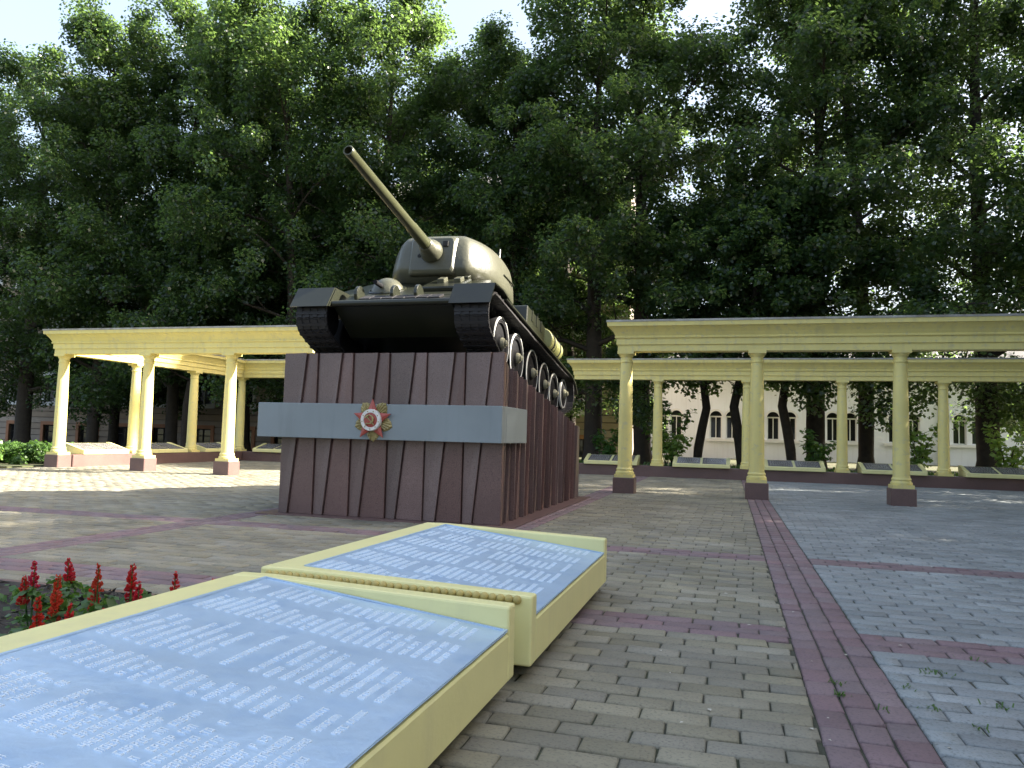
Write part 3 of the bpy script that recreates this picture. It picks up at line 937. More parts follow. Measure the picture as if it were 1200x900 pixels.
mt = MB()                              # boxed gun mantlet
mt.loft([[(-.40, -1.18, 1.50), (.40, -1.18, 1.50), (.40, -1.18, 2.13), (-.40, -1.18, 2.13)],
         [(-.375, -1.445, 1.50), (.375, -1.445, 1.50), (.375, -1.40, 2.14), (-.375, -1.40, 2.14)],
         [(-.33, -1.475, 1.57), (.33, -1.475, 1.57), (.33, -1.435, 2.09), (-.33, -1.435, 2.09)]])
mto = mt.build('mantlet', M['cast_green'], T, bevel=0.045)
mto.modifiers['bevel'].segments = 3
gy = -1.43
MB().lathe([(0.165, 0.0), (0.18, -0.05), (0.17, -0.12), (0.125, -0.19), (0.112, -0.34), (0.098, -0.36)], 28, (0, gy, 1.86), 'y').build('gun_collar', M['cast_green'], T, smooth=40)
gb_ = MB().lathe([(0.090, -0.33), (0.085, -0.9), (0.075, -1.0), (0.070, -2.0), (0.064, -2.93), (0.067, -2.94), (0.067, -3.02), (0.060, -3.03), (0.046, -3.03), (0.044, -2.6)], 28, (0, 0, 0), 'y', cap1=True).build('gun_barrel', M['barrel'], T, smooth=40)
gb_.location = (0, gy, 1.86)
gb_.rotation_euler.x = -0.016
MB().lathe([(0.043, -2.8), (0.043, -2.805)], 20, (0, gy, 1.86 + 0.044), 'y').build('bore', M['dark'], T)
MB().box(0.17, 0.25, -1.475, -1.43, 1.95, 2.03).build('gunsight_port', M['dark'], T)
MB().lathe([(0.03, 0), (0.03, -0.015), (0.001, -0.016)], 12, (-0.2, -1.45, 1.80), 'y').build('gun_port', M['dark'], T)
cu = MB().lathe([(0.34, 2.19), (0.34, 2.37), (0.31, 2.41), (0.20, 2.43), (0.002, 2.435)], 28, (-0.42, 0.15, 0)).build('cupola', M['cast_green'], T, smooth=35)
for k in range(5):
    a = PI * (0.9 + 0.3 * k)
    MB().box(-0.42 + 0.34 * math.cos(a) - .035, -0.42 + 0.34 * math.cos(a) + .035, 0.15 + 0.34 * math.sin(a) - .035, 0.15 + 0.34 * math.sin(a) + .035, 2.28, 2.31).build('vision_slit', M['dark'], T)
MB().lathe([(0.25, 2.20), (0.25, 2.25), (0.22, 2.275), (0.002, 2.28)], 24, (0.42, 0.05, 0)).build('loader_hatch', M['cast_green'], T, smooth=35)
for x in (-0.22, 0.22):
    MB().lathe([(0.18, 2.12), (0.19, 2.22), (0.14, 2.29), (0.002, 2.31)], 22, (x, 0.52, 0)).build('ventilator', M['cast_green'], T, smooth=50)
b = MB().tube([(0.62, 0.10, 2.06), (0.64, 0.10, 2.20)], 0.05, 12)
b.tube([(0.64, 0.10, 2.19), (0.64, 0.10, 2.30), (0.642, 0.10, 2.52)], [0.026, 0.02, 0.012], 8)
b.build('antenna_mount', M['cast_green'], T, smooth=40)
for s in (-1, 1):
    for y0, y1 in ((-0.5, 0.0),):
        xx = 0.86
        MB().tube([(s * (xx - .10), y0, 1.80), (s * (xx + .05), y0, 1.82), (s * (xx + .05 - (0.14 if y0 > 0 else -.04)), y1, 1.82), (s * (xx - .08 - (0.12 if y0 > 0 else -.04)), y1, 1.80)], 0.014, 8).build('grab_rail', G, T, smooth=40)
for x, y in ((0.60, -0.85), (-0.60, -0.85), (0.58, 0.45), (-0.58, 0.45)):
    MB().tube([(x, y - .05, 2.02), (x * 1.08, y - .04, 2.13), (x * 1.08, y + .04, 2.13), (x, y + .05, 2.02)], 0.02, 8).build('lifting_eye', G, T, smooth=40)
for a_, z_ in ((-0.25, 1.95), (0.55, 1.78)):
    MB().lathe([(0.045, 0), (0.05, 0.03), (0.035, 0.05), (0.002, 0.052)], 14, (0.80 if a_ < 0 else 0.72, a_, z_), 'x').build('pistol_port', G, T, smooth=40)

# ------------------------------------------------------------------ the two memorial slabs in front
GLY = {  # strokes in a unit cell: (x0, x1, z0, z1) across the line / along the reading direction handled below
    'P': [(0, .2, 0, 1), (.6, .8, 0, 1), (.2, .6, .82, 1)], 'N': [(0, .2, 0, 1), (.6, .8, 0, 1), (.2, .6, .42, .58)],
    'G': [(0, .2, 0, 1), (.2, .75, .82, 1)], 'T': [(.3, .5, 0, .82), (0, .8, .82, 1)],
    'E': [(0, .2, 0, 1), (.2, .75, .82, 1), (.2, .65, .42, .58), (.2, .75, 0, .18)],
    'O': [(0, .2, 0, 1), (.6, .8, 0, 1), (.2, .6, .82, 1), (.2, .6, 0, .18)],
    'C': [(0, .2, 0, 1), (.2, .75, .82, 1), (.2, .75, 0, .18)], 'R': [(0, .2, 0, 1), (.2, .7, .82, 1), (.55, .75, .5, .82), (.2, .7, .4, .55)],
    'L': [(.1, .28, 0, .85), (.6, .8, 0, 1), (.2, .6, .82, 1)], 'H': [(0, .18, .4, 1), (.6, .8, 0, 1), (.18, .6, .40, .55)]}
GK = list(GLY)
def slab(y0, y1, xr, xl, label, columns, seed):
    rnd = random.Random(seed)
    t = thing('memorial_slab', label, 'memorial slab', ((xl + xr) / 2, (y0 + y1) / 2, 0))
    ox, oy = (xl + xr) / 2, (y0 + y1) / 2
    L = lambda x, y, z: (x - ox, y - oy, z)
    zb, zl, zr, zp = 0.075, 0.452, 0.415, 0.305
    b = MB()                          # body: flat rim at the back, sloping bed in front
    xi = xl + 0.20
    prof = [(xl, zb), (xl, zl), (xi, zl + .002), (xi, zl - 0.016), (xr, zp - 0.012), (xr, zb)]
    b.prism_y([(p[0] - ox, p[1]) for p in prof], y0 + 0.10 - oy, y1 - 0.10 - oy)
    b.build('body', M['yellow_slab'], t, bevel=0.008)
    for ya, yb in ((y0, y0 + 0.1005), (y1 - 0.1005, y1)):
        c = MB()
        c.prism_y([(p[0] - ox, p[1]) for p in [(xl - .001, zb), (xl - .001, zl + .001), (xi, zl + .004), (xr + .001, zr), (xr + .001, zb)]], ya - oy, yb - oy)
        ck = c.build('cheek', M['yellow_slab'], t, bevel=0.012)
        ck.modifiers['bevel'].segments = 2
    s = MB().box(xl + .15 - ox, xr - .30 - ox, y0 + .15 - oy, y1 - .15 - oy, -0.03, zb + .01)
    s.build('support', M['joint'], t)
    # plate, slightly wavy sheet
    pa, pb = y0 + 0.104, y1 - 0.104
    nx, ny = 26, 40
    zz = lambda x: zl + (x - xi) / (xr - xi) * (zp - zl)
    wav = lambda x, y: 0.0016 * math.sin(9 * x + 3 * y + seed) + 0.0013 * math.sin(17 * y - 5 * x)
    vs, fs = [], []
    for i in range(nx + 1):
        for j in range(ny + 1):
            x = xi + 0.006 + (xr - 0.004 - xi - 0.006) * i / nx
            yy = pa + (pb - pa) * j / ny
            vs.append(L(x, yy, zz(x) + 0.002 + wav(x, yy)))
    for i in range(nx):
        for j in range(ny):
            a = i * (ny + 1) + j
            fs.append((a, a + ny + 1, a + ny + 2, a + 1))
    p = MB().add(vs, fs).build('name_plate', M['plate'], t, smooth=60)
    # raised rim and lettering; lines run along y, read from the path at +x
    rim = MB()
    for (xa, xb, ya, yb) in ((xi + .006, xi + .02, pa, pb), (xr - .02, xr - .006, pa, pb), (xi + .02, xr - .02, pa, pa + .012), (xi + .02, xr - .02, pb - .012, pb)):
        rim.hexa([L(xa, ya, zz(xa) + .001), L(xb, ya, zz(xb) + .001), L(xb, yb, zz(xb) + .001), L(xa, yb, zz(xa) + .001),
                  L(xa, ya, zz(xa) + .009), L(xb, ya, zz(xb) + .009), L(xb, yb, zz(xb) + .009), L(xa, yb, zz(xa) + .009)])
    rim.build('plate_rim', M['plate'], p)
    le = MB()
    def glyphs(xb, ystart, ln, hgt, pitch, rise, fill=0.93):
        """letters run towards -y seen from +x: reading direction is +y; tops point to -x"""
        yy = ystart
        while yy < ystart + ln - pitch:
            if rnd.random() < fill:
                for (u0, u1, w0, w1) in GLY[rnd.choice(GK)]:
                    if u1 - u0 < .25: u0, u1 = (u0 + u1) / 2 - .065, (u0 + u1) / 2 + .065
                    if w1 - w0 < .25: w0, w1 = (w0 + w1) / 2 - .065, (w0 + w1) / 2 + .065
                    ya, yb = yy + u0 * pitch * .95, yy + u1 * pitch * .95
                    xa, xc = xb - w1 * hgt, xb - w0 * hgt
                    z0, z1 = zz(xa) + wav(xa, ya), zz(xc) + wav(xc, ya)
                    v = [L(xa, ya, z0 + rise), L(xc, ya, z1 + rise), L(xc, yb, z1 + rise), L(xa, yb, z0 + rise), L(xa, ya, z0), L(xc, ya, z1), L(xc, yb, z1), L(xa, yb, z0)]
                    le.add(v, [(0, 1, 2, 3), (0, 4, 5, 1), (1, 5, 6, 2), (2, 6, 7, 3), (3, 7, 4, 0)])
            yy += pitch
    for (ya, ln, hgt, pitch, rowp, xoff) in columns:
        x = xi + 0.07 + xoff
        while x < xr - 0.09:
            if rnd.random() < 0.94:
                glyphs(x, y0 + ya + rnd.uniform(0, 0.02), ln * rnd.uniform(0.62, 1.0), hgt * 0.92, pitch, 0.0055)
            x += rowp
    lo = le.build('lettering', M['letter'], p)
    lo['kind'] = 'stuff'
    return t, (xl, xr, y0, y1, zl, zr)
cols1 = [(0.14, 0.34, 0.030, 0.020, 0.050, 0.0), (0.52, 0.36, 0.030, 0.020, 0.050, 0.01), (0.93, 0.22, 0.026, 0.018, 0.055, 0.0), (1.20, 0.44, 0.028, 0.018, 0.058, 0.0),
         (1.70, 0.30, 0.028, 0.018, 0.050, 0.02), (2.04, 0.24, 0.026, 0.017, 0.050, 0.0)]
cols2 = [(0.13, 0.33, 0.030, 0.020, 0.050, 0.0), (0.49, 0.32, 0.030, 0.020, 0.050, 0.0), (0.86, 0.36, 0.028, 0.018, 0.052, 0.01), (1.27, 0.33, 0.028, 0.018, 0.050, 0.0),
         (1.64, 0.33, 0.028, 0.018, 0.050, 0.0), (2.02, 0.24, 0.026, 0.017, 0.050, 0.0)]
slab(1.12, 3.545, -0.965, -2.455, 'nearest yellow memorial slab with lettered silver plate tinted sky-blue, running out of the picture', cols1, 3)
t2, g2 = slab(3.705, 6.10, -0.925, -2.455, 'farther yellow memorial slab with lettered silver plate tinted sky-blue and beaded near edge', cols2, 8)
bd = MB()
for i in range(34):
    x = -2.40 + i * (1.40 / 33)
    r = 0.020 + 0.004 * random.random()
    z = 0.447 - 0.024 * max(0, (x + 2.25) / 1.3)
    bd.lathe([(r * math.cos(a), r * 1.0 * math.sin(a)) for a in np.linspace(-PI / 2 + .05, PI / 2 - .05, 7)], 10, (x - (-2.455 - .925) / 2, 3.700 - (3.705 + 6.10) / 2, z - 0.030))
bd.build('beaded_strip', M['bead'], t2, smooth=60)

# ------------------------------------------------------------------ foliage helpers
def leaf_quads(C, Rr, n, rng, size, up=0.7, flat=0.7, jitter=0.8):
    """C (k,3) clump centres, Rr (k,) radii, n leaves per clump"""
    k = len(C)
    d = rng.normal(size=(k, n, 3)); d /= np.linalg.norm(d, axis=2, keepdims=True)
    r = rng.random((k, n, 1)) ** 0.45
    pos = C[:, None, :] + d * r * Rr[:, None, None] * np.array([1, 1, flat])
    nrm = d * 0.5 + np.array([0, 0, up]) + rng.normal(size=(k, n, 3)) * jitter * 0.6
    nrm /= np.linalg.norm(nrm, axis=2, keepdims=True)
    a = np.cross(nrm, rng.normal(size=(k, n, 3))); a /= np.linalg.norm(a, axis=2, keepdims=True)
    b = np.cross(nrm, a)
    s = size * rng.uniform(0.65, 1.25, (k, n, 1))
    q = np.stack([pos - a * s * .5, pos + b * s * .40 - a * s * .05, pos + a * s * .55, pos - b * s * .40 - a * s * .05], axis=2)
    return q.reshape(-1, 4, 3)

def tree_meshes(seed, H=20.0, base=4.0, rad=4.6, r0=0.25, nl=23, leaves=205, lsize=0.145, wob=0.5, low=0.0, crook=None, fill=5.5):
    rnd = random.Random(seed)
    rng = np.random.default_rng(seed)
    tb = MB()
    n = 12
    ax, ay = rnd.uniform(-1, 1) * wob, rnd.uniform(-1, 1) * wob
    ph = rnd.uniform(0, 6)
    tp, tr = [], []
    for i in range(n + 1):
        t = i / n
        z = H * 0.93 * t
        x = ax * t * t * 1.5 + 0.18 * wob * math.sin(5 * t + ph)
        y_ = ay * t * t * 1.5 + 0.18 * wob * math.cos(4 * t + ph)
        if crook: x += crook * math.sin(min(1, z / 4.5) * PI) * (1 - t) - crook * 0.3 * math.sin(min(1.0, z / 2.2) * PI)
        tp.append((x, y_, z - (0.15 if i == 0 else 0)))
        tr.append(r0 * (1 - t) ** 0.8 * (1.35 if i == 0 else 1.0) + 0.03)
    # extra ring for the root flare
    tp.insert(1, tuple((np.array(tp[0]) * .6 + np.array(tp[1]) * .4))); tr.insert(1, r0 * 1.02)
    tb.tube(tp, tr, 10)
    TPn = np.array(tp)
    def trunk_at(z):
        return np.array([np.interp(z, TPn[:, 2], TPn[:, 0]), np.interp(z, TPn[:, 2], TPn[:, 1]), z])
    C, Rr = [], []
    for i in range(nl):
        t = (i + rnd.uniform(0, .8)) / nl
        h = base + (H * 0.92 - base) * t ** 1.05
        az = i * 2.399 + rnd.uniform(-.5, .5)
        prof = math.sqrt(max(0.05, 1 - abs((t - 0.30) / 0.78) ** 2.2))
        Ln = rad * prof * rnd.uniform(0.78, 1.12)
        el = math.radians(8 + 50 * t + rnd.uniform(-10, 12))
        p0 = trunk_at(h - Ln * 0.12)
        dirh = np.array([math.cos(az), math.sin(az), 0])
        P = [p0]
        for k in range(1, 5):
            s = k / 4
            droop = -0.16 * Ln * s * s * (1 - t) * (1 + low)
            P.append(p0 + dirh * Ln * s * math.cos(el) + np.array([0, 0, Ln * s * math.sin(el) + 0.25 * Ln * s * (1 - s) + droop]) + rng.normal(size=3) * 0.12 * s)
        lr = max(0.035, tr[1] * 0.36 * (1 - t * 0.6))
        tb.tube(P, [lr, lr * .8, lr * .6, lr * .4, lr * .2], 6)
        for k in (1, 2, 3, 4):
            pk = P[k]
            if k > 1 or t > 0.4:
                C.append(pk + rng.normal(size=3) * 0.2); Rr.append(rnd.uniform(0.7, 1.05) * rad / 4.6)
            for sgn in (-1, 1, 0):
                if sgn == 0 and k < 3: continue
                a2 = az + sgn * rnd.uniform(0.6, 1.2)
                sl = Ln * rnd.uniform(0.22, 0.42) * (1.1 - 0.15 * k)
                e = pk + np.array([math.cos(a2) * sl, math.sin(a2) * sl, sl * rnd.uniform(-0.65, 0.75)])
                tb.tube([pk, (pk + e) / 2 + np.array([0, 0, .08]), e], [lr * .35, lr * .25, .012], 5)
                if k == 1 and t < 0.4 and rnd.random() < .5: continue
                C.append(e); Rr.append(rnd.uniform(0.6, 1.1) * rad / 4.6)
    topc = np.array(tp[-1])
    for _ in range(7):
        C.append(topc + rng.normal(size=3) * [0.8, 0.8, 0.6]); Rr.append(0.9 * rad / 4.6)
    C, Rr = np.array(C), np.array(Rr) * 0.86
    keepc = rng.random(len(C)) > 0.14
    C, Rr = C[keepc], Rr[keepc]
    nf = int(nl * fill)                # small outer sprays that knit the crown together
    zf = base + (H - base) * rng.random(nf) ** 0.9
    tf = (zf - base) / (H - base)
    rf_ = rad * np.sqrt(np.maximum(0.04, 1 - np.abs((tf - 0.30) / 0.80) ** 2.2)) * rng.uniform(0.45, 1.0, nf)
    af = rng.uniform(0, 2 * PI, nf)
    ctr = np.stack([np.interp(zf, TPn[:, 2], TPn[:, 0]), np.interp(zf, TPn[:, 2], TPn[:, 1])], 1)
    C = np.concatenate([C, np.stack([ctr[:, 0] + rf_ * np.cos(af), ctr[:, 1] + rf_ * np.sin(af), zf], 1)])
    Rr = np.concatenate([Rr, rng.uniform(0.35, 0.8, nf) * rad / 4.6])
    q = leaf_quads(C, Rr, leaves, rng, lsize, flat=0.85)
    return tb.mesh('trunk', M['bark'], 60), quads_mesh('crown', q, M['leaf'])

def put_tree(name, meshes, x, y, z, sc, rz, label, cat='tree', group=None, szz=None, crown_mat=None):
    t = thing(name, label, cat, (x, y, z), (0, 0, rz), group)
    t.scale = (sc, sc, szz or sc)
    link('trunk', meshes[0], t); link('crown', meshes[1], t)
    return t

TV = [tree_meshes(11, 20, 3.4, 4.7, low=0.5), tree_meshes(12, 20, 4.4, 4.3, wob=0.8, fill=1.5), tree_meshes(13, 20, 2.9, 5.0, low=0.6, r0=0.36), tree_meshes(14, 20, 5.5, 4.4, nl=22, wob=1.0, r0=0.30, fill=1.5),
      tree_meshes(15, 20, 3.0, 4.9, leaves=215, low=0.8)]
THIN = [tree_meshes(21, 9.5, 3.3, 2.9, r0=0.15, nl=17, leaves=95, lsize=0.15, crook=0.55), tree_meshes(22, 9.5, 3.2, 3.0, r0=0.16, nl=17, leaves=95, lsize=0.15, crook=-0.6)]

GT = 'tall leafy trees behind the colonnade'
# x, y, height, variant, turn, label
trees = [
    (-33.6, 30.0, 19.6, 2, 0.3, 'leafy tree at the left edge, its leaning trunk beside the hedge'),
    (-28.8, 29.4, 21.0, 0, 1.1, 'broad leafy tree with a thick trunk seen in the first bay of the sunlit colonnade'),
    (-25.4, 30.5, 22.3, 4, 2.4, 'tallest lit tree crown left of the tank'),
    (-21.5, 30.0, 21.6, 1, 0.6, 'tree with its trunk behind the second bay of the sunlit colonnade'),
    (-18.2, 29.0, 20.8, 4, 4.2, 'tree with a dark trunk just left of the plinth, seen past the grey band'),
    (-14.6, 30.2, 20.3, 0, 3.3, 'tree standing behind the raised gun'),
    (-11.2, 30.8, 18.6, 3, 5.0, 'lower tree crown directly behind the turret'),
    (-8.4, 30.0, 18.0, 1, 1.9, 'low-topped tree just right of the turret, under the gap of sky'),
    (-5.2, 29.6, 19.2, 2, 2.9, 'tree whose slim trunk stands before the terracotta basement window'),
    (-3.1, 30.0, 22.5, 3, 0.2, 'tall tree with a thick fork-topped trunk beside the first shaded column'),
    (3.2, 29.8, 22.0, 3, 5.6, 'tall dark tree with a straight trunk beside the third farther column'),
    (4.75, 30.6, 21.5, 4, 3.7, 'tall tree with the stout trunk left of the third nearer column'),
    (8.55, 30.0, 21.0, 2, 1.4, 'stout dark tree at the right, before the white building'),
    (12.6, 30.6, 21.0, 0, 2.2, 'dark tree cut by the right edge of the picture'),
    (16.8, 31.0, 22.0, 4, 0.9, 'dark tree beyond the right edge'),
    (-38.5, 31.0, 18.8, 1, 2.0, 'outermost tree at the left, cut by the picture edge'),
    (-31.0, 33.0, 18.5, 4, 5.2, 'rear tree filling the dip between the two leftmost crowns'),
    (-23.4, 33.4, 20.0, 3, 1.6, 'rear tree showing between the lit crowns left of the gun'),
    (-16.4, 33.2, 18.0, 2, 0.1, 'rear tree behind the muzzle of the gun'),
    (-6.8, 33.5, 15.5, 4, 3.9, 'rear low tree in the gap right of the turret'),
]
for x, y, h, vv, rz, lb in trees:
    x, y, h = x * 1.027, y + 0.8, h * 1.02
    s = h / 20.0
    put_tree('linden_tree', TV[vv], x, y, 0.2 if x > -18.4 else 0.0, s * 1.0 if s < 1.05 else s * 0.97, rz, lb, group=GT, szz=s)
put_tree('young_tree', THIN[0], -1.12, 29.2, 0.2, 1.0, 0.0, 'thin tree with a crooked trunk left of the paired arched window', group='thin crooked trees')
put_tree('young_tree', THIN[1], 0.46, 29.0, 0.2, 1.02, 0.3, 'thin tree with a bowed trunk crossing the paired arched window', group='thin crooked trees')
put_tree('young_tree', THIN[0], 2.13, 29.2, 0.2, 1.05, PI, 'thin tree with a curved trunk just right of the second shaded column', group='thin crooked trees')
put_tree('young_tree', THIN[1], -22.8, 28.4, 0.0, 1.0, 2.0, 'thin tree in the middle bay of the sunlit colonnade', group='thin crooked trees')
# the trees along the open right side, whose shade covers the plaza; outer and in-between ones added to close sun gaps
for x, y, h, vv, rz, lb in [(12.5, -2.0, 14.5, 0, .4, 'shade tree by the path behind the camera'), (12.0, 4.0, 14.8, 4, 1.7, 'shade tree nearest the slabs, outside the picture at right'),
                            (12.4, 8.6, 13.2, 2, 3.0, 'shade tree level with the plinth front, outside the picture at right'), (12.2, 13.2, 10.3, 4, 4.1, 'shade tree at the end of the nearer colonnade'),
                            (13.6, 19.5, 11.5, 4, 5.3, 'shade tree between the two shaded colonnades, outside the picture'), (13.6, 24.6, 12.5, 2, 0.8, 'shade tree behind the end of the low wall'),
                            (15.6, 6.2, 11.5, 4, 2.9, 'added shade tree between the inner and outer rows, closing a sun gap'), (15.4, 1.0, 12.0, 0, 2.1, 'added shade tree between the rows near the path, closing a sun gap'), (18.0, 0.0, 14.5, 2, 2.2, 'added outer shade tree by the camera side of the path'), (17.6, 7.0, 16.8, 4, 0.2, 'added outer shade tree opposite the flower bed'), (18.4, 13.4, 16.8, 4, 1.2, 'added outer shade tree opposite the plinth'), (18.0, 17.5, 15.0, 2, 4.9, 'added outer shade tree opposite the nearer colonnade')]:
    put_tree('shade_tree', TV[vv], x, y, 0.0, 1.16 if y < 12 else 0.95, rz, lb, group='trees shading the right side of the plaza', szz=h / 20.0)

# ------------------------------------------------------------------ shrubs, hedge, saplings
def bush(name, x, y, z, w, d, h, n, size, mt, label, cat, seed, stems=7):
    rng = np.random.default_rng(seed)
    rnd = random.Random(seed)
    t = thing(name, label, cat, (x, y, z))
    k = max(6, int(26 * w * d * h) + 6)
    C = np.stack([rng.uniform(-w / 2, w / 2, k), rng.uniform(-d / 2, d / 2, k), rng.uniform(0.12 * h, 0.86 * h, k)], 1)
    q = leaf_quads(C, np.full(k, 0.20 + 0.12 * h), n, rng, size, flat=0.8)
    q[:, :, 2] = np.maximum(q[:, :, 2], 0.01)
    link('foliage', quads_mesh('foliage', q, mt), t)
    b = MB()
    for i in range(stems):
        c = C[rnd.randrange(k)]
        b.tube([(c[0] * .4, c[1] * .4, -0.05), tuple(c * [.7, .7, .5]), tuple(c)], [0.02, 0.015, 0.006], 5)
    b.build('stem', M['bark'], t)
    return t
bush('hedge', -21.6, 17.7, 0.0, 5.6, 1.4, 0.62, 95, 0.10, M['leaf_low'], 'low clipped green hedge left of the sunlit corner column', 'hedge', 31)
bush('shrub', -20.6, 16.7, 0.0, 1.3, 0.9, 0.42, 90, 0.12, M['leaf_young_lit'], 'bright sunlit fern-like shrub in front of the hedge', 'shrub', 32)
def sapling(x, y, h, seed, label, mt='leaf_young_lit'):
    rnd = random.Random(seed); rng = np.random.default_rng(seed)
    t = thing('sapling', label, 'sapling', (x, y, 0.22), (0, 0, rnd.uniform(0, 6)), 'maple saplings behind the low wall')
    b = MB(); C = []
    for i in range(6):
        a = i * 1.1 + rnd.uniform(0, .6); l = rnd.uniform(0.3, 0.65) * h * .55
        hh = h * rnd.uniform(0.5, 1.0)
        e = (math.cos(a) * l, math.sin(a) * l, hh)
        b.tube([(0, 0, -0.05), (e[0] * .3, e[1] * .3, hh * .5), e], [0.018, 0.012, 0.005], 5)
        for f in (0.35, 0.55, 0.72, 0.88, 1.0): C.append((e[0] * f, e[1] * f, hh * f))
    q = leaf_quads(np.array(C), np.full(len(C), 0.26), 16, rng, 0.17, up=1.1, flat=0.5)
    b.build('stem', M['bark'], t)
    link('foliage', quads_mesh('foliage', q, M[mt]), t)
sapling(5.75, 26.9, 1.75, 41, 'bright green maple sapling just left of the fourth farther column')
sapling(8.2, 26.8, 1.85, 42, 'bright green maple sapling at the right edge above the low wall')
sapling(-1.9, 27.3, 1.5, 43, 'bright green sapling just right of the first farther column')
sapling(-2.2, 28.4, 2.9, 44, 'tall leafy sapling behind the first farther column', 'leaf_low')
sapling(2.75, 27.2, 1.6, 45, 'dark green sapling left of the third farther column', 'leaf_low')
sapling(-4.2, 27.6, 1.3, 46, 'small sapling between the plinth and the first shaded column', 'leaf_low')
gq = []
for _ in range(2600):                # weedy ground cover on the garden edge
    x, y = random.uniform(-17.5, 11.5), 25.8 + abs(random.gauss(0, 1.1))
    hh = random.uniform(0.06, 0.22); a = random.uniform(0, PI); w = random.uniform(.02, .05); tl = random.gauss(0, .06)
    c, s = math.cos(a) * w, math.sin(a) * w
    gq.append([(x - c, y - s, .23), (x + c, y + s, .23), (x + c * .4 + tl, y + s * .4 + tl, .23 + hh), (x - c * .4 + tl, y - s * .4 + tl, .23 + hh)])
gc = link('ground_cover', quads_mesh('ground_cover', np.array(gq), M['leaf_low']))
tag(gc, 'weedy green ground cover growing behind the low walls', 'ground cover', kind='stuff')

# ------------------------------------------------------------------ red salvias in the bed
def salvia(x, y, h, seed, label):
    rnd = random.Random(seed); rng = np.random.default_rng(seed)
    t = thing('red_salvia', label, 'flower', (x, y, 0.02), (0, 0, rnd.uniform(0, 6)), 'red salvias in the flower bed')
    stems = MB(); leaves = []
    ns = rnd.choice((1, 2, 2))
    for i in range(ns):
        a = rnd.uniform(0, 6.28); l = 0.0 if i == 0 else rnd.uniform(0.03, 0.06)
        hh = h * (1.0 if i == 0 else rnd.uniform(0.72, 0.9))
        e = np.array([math.cos(a) * l, math.sin(a) * l, hh])
        stems.tube([(0, 0, -.01), tuple(e * [.6, .6, .5]), tuple(e)], [0.006, 0.005, 0.003], 5)
        # spike: whorls of tubular florets narrowing to the tip
        fl = []
        z = hh - rnd.uniform(.12, .17)
        while z < hh + 0.005:
            f = (hh - z) / 0.17
            rr = 0.008 + 0.022 * f ** .8
            for k in range(int(4 + 5 * f)):
                b_ = rnd.uniform(0, 6.28); d = np.array([math.cos(b_), math.sin(b_), 0])
                tn = np.array([-d[1], d[0], 0])
                base = e * [1, 1, 0] + np.array([0, 0, z + rnd.uniform(-.009, .009)])
                up = np.array([0, 0, rnd.uniform(.2, .7)])
                tip = base + (d + up) / np.linalg.norm(d + up) * rr * rnd.uniform(.65, 1.45)
                w = 0.0085 * rnd.uniform(.8, 1.3)
                fl.append([base - tn * w * .3, tip - tn * w, tip + np.array([0, 0, w * .6]), tip + tn * w])
                fl.append([base, tip - np.array([0, 0, w]), tip + d * w * .5, tip + np.array([0, 0, w])])
            z += rnd.uniform(0.009, 0.019)
        link('flower_spike', quads_mesh('flower_spike', np.array(fl), M['salvia']), t)
    C = np.array([[rnd.gauss(0, .05), rnd.gauss(0, .05), rnd.uniform(.04, h * .62)] for _ in range(9)])
    q = leaf_quads(C, np.full(9, 0.055), 9, rng, 0.060, up=0.9)
    stems.build('stem', M['leaf_low'], t)
    link('foliage', quads_mesh('foliage', q, M['leaf_low']), t)
spots = [(-3.64, 3.37, .42, 'tall red salvia, the highest at the left of the flower bed'), (-3.29, 3.19, .40, 'red salvia just right of the tallest one'),
         (-2.95, 2.76, .40, 'large red salvia close to the slab edge, in front of the tallest one'), (-3.26, 3.42, .42, 'red salvia with paired spikes in the middle of the bed'), (-2.77, 2.76, .38, 'full red salvia beside the slab, second from the left along its edge'),
         (-3.14, 3.53, .42, 'slender red salvia standing against the paving, right of the paired spikes'), (-2.68, 2.86, .36, 'low red salvia against the slab, middle of the edge'), (-2.81, 3.21, .40, 'red salvia against the slab below the slender one'),
         (-2.77, 3.42, .42, 'upright red salvia near the right end of the bed'), (-2.60, 3.22, .36, 'small red salvia half hidden by the slab near the right end'), (-2.55, 3.44, .40, 'rightmost red salvia, only its tip above the slab'),
         (-3.95, 3.9, .34, 'red salvia at the far left corner of the bed'), (-2.60, 2.42, .38, 'red salvia hidden low behind the nearest slab')]
for i, (x, y, h, lb) in enumerate(spots): salvia(x, y, h, 60 + i, lb)
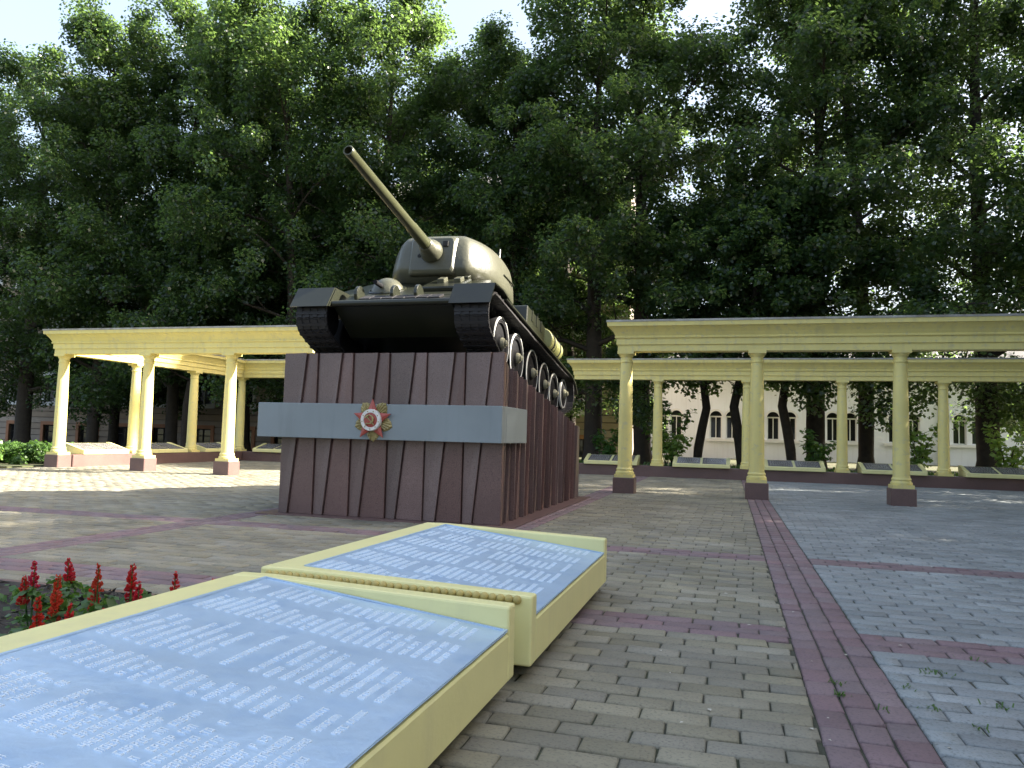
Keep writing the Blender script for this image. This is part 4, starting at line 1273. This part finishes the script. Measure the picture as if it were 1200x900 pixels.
# low leafy seedlings between the flowers
gq = []
for i in range(46):
    x, y = random.uniform(-4.6, -2.6), random.uniform(2.2, 4.4)
    q = leaf_quads(np.array([[x, y, 0.08]]), np.array([0.09]), 12, RNG, 0.055, up=0.9)
    gq.append(q)
sg = link('seedlings', quads_mesh('seedlings', np.concatenate(gq), M['leaf_low']))
tag(sg, 'low green seedlings covering the soil between the red flowers', 'seedlings', kind='stuff')

# ------------------------------------------------------------------ weeds and litter on the paving
wq = []
for (x, y, n, s) in [(1.06, 4.62, 26, .05), (1.22, 4.15, 16, .04), (0.86, 4.30, 8, .02), (0.90, 4.0, 14, .03), (0.52, 4.06, 22, .02), (0.535, 4.25, 14, .02), (1.5, 4.1, 14, .04), (1.05, 3.8, 10, .03), (1.35, 5.0, 10, .04), (0.67, 3.9, 8, .02)]:
    for _ in range(n):
        px, py = x + random.gauss(0, s), y + random.gauss(0, s * .8)
        a = random.uniform(0, 6.28); l = random.uniform(.008, .026); w = .0035
        c, sn = math.cos(a), math.sin(a)
        wq.append([(px - sn * w, py + c * w, -.004), (px + sn * w, py - c * w, -.004), (px + c * l + sn * w, py + sn * l - c * w, l * .8), (px + c * l - sn * w, py + sn * l + c * w, l * .8)])
wd = link('weeds', quads_mesh('weeds', np.array(wq), M['leaf_low']))
tag(wd, 'tufts of grass growing in the brick joints near the purple stripe', 'grass', kind='stuff')
lq = []
for _ in range(60):
    y = 3.4 + 12 * random.random() ** 1.5; x = random.uniform(-0.8, 3.0)
    s = random.uniform(.006, .018); a = random.uniform(0, 6.28); c, sn = math.cos(a) * s, math.sin(a) * s
    lq.append([(x - c, y - sn, .006), (x - sn * .6, y + c * .6, .010), (x + c, y + sn, .007), (x + sn * .6, y - c * .6, .009)])
M['litter'] = mat('dry_petal', (0.55, 0.52, 0.44), 0.8, 0.3, 30)
lt = link('fallen_petals', quads_mesh('fallen_petals', np.array(lq), M['litter']))
tag(lt, 'pale dry petals scattered over the brick paving', 'petals', kind='stuff')
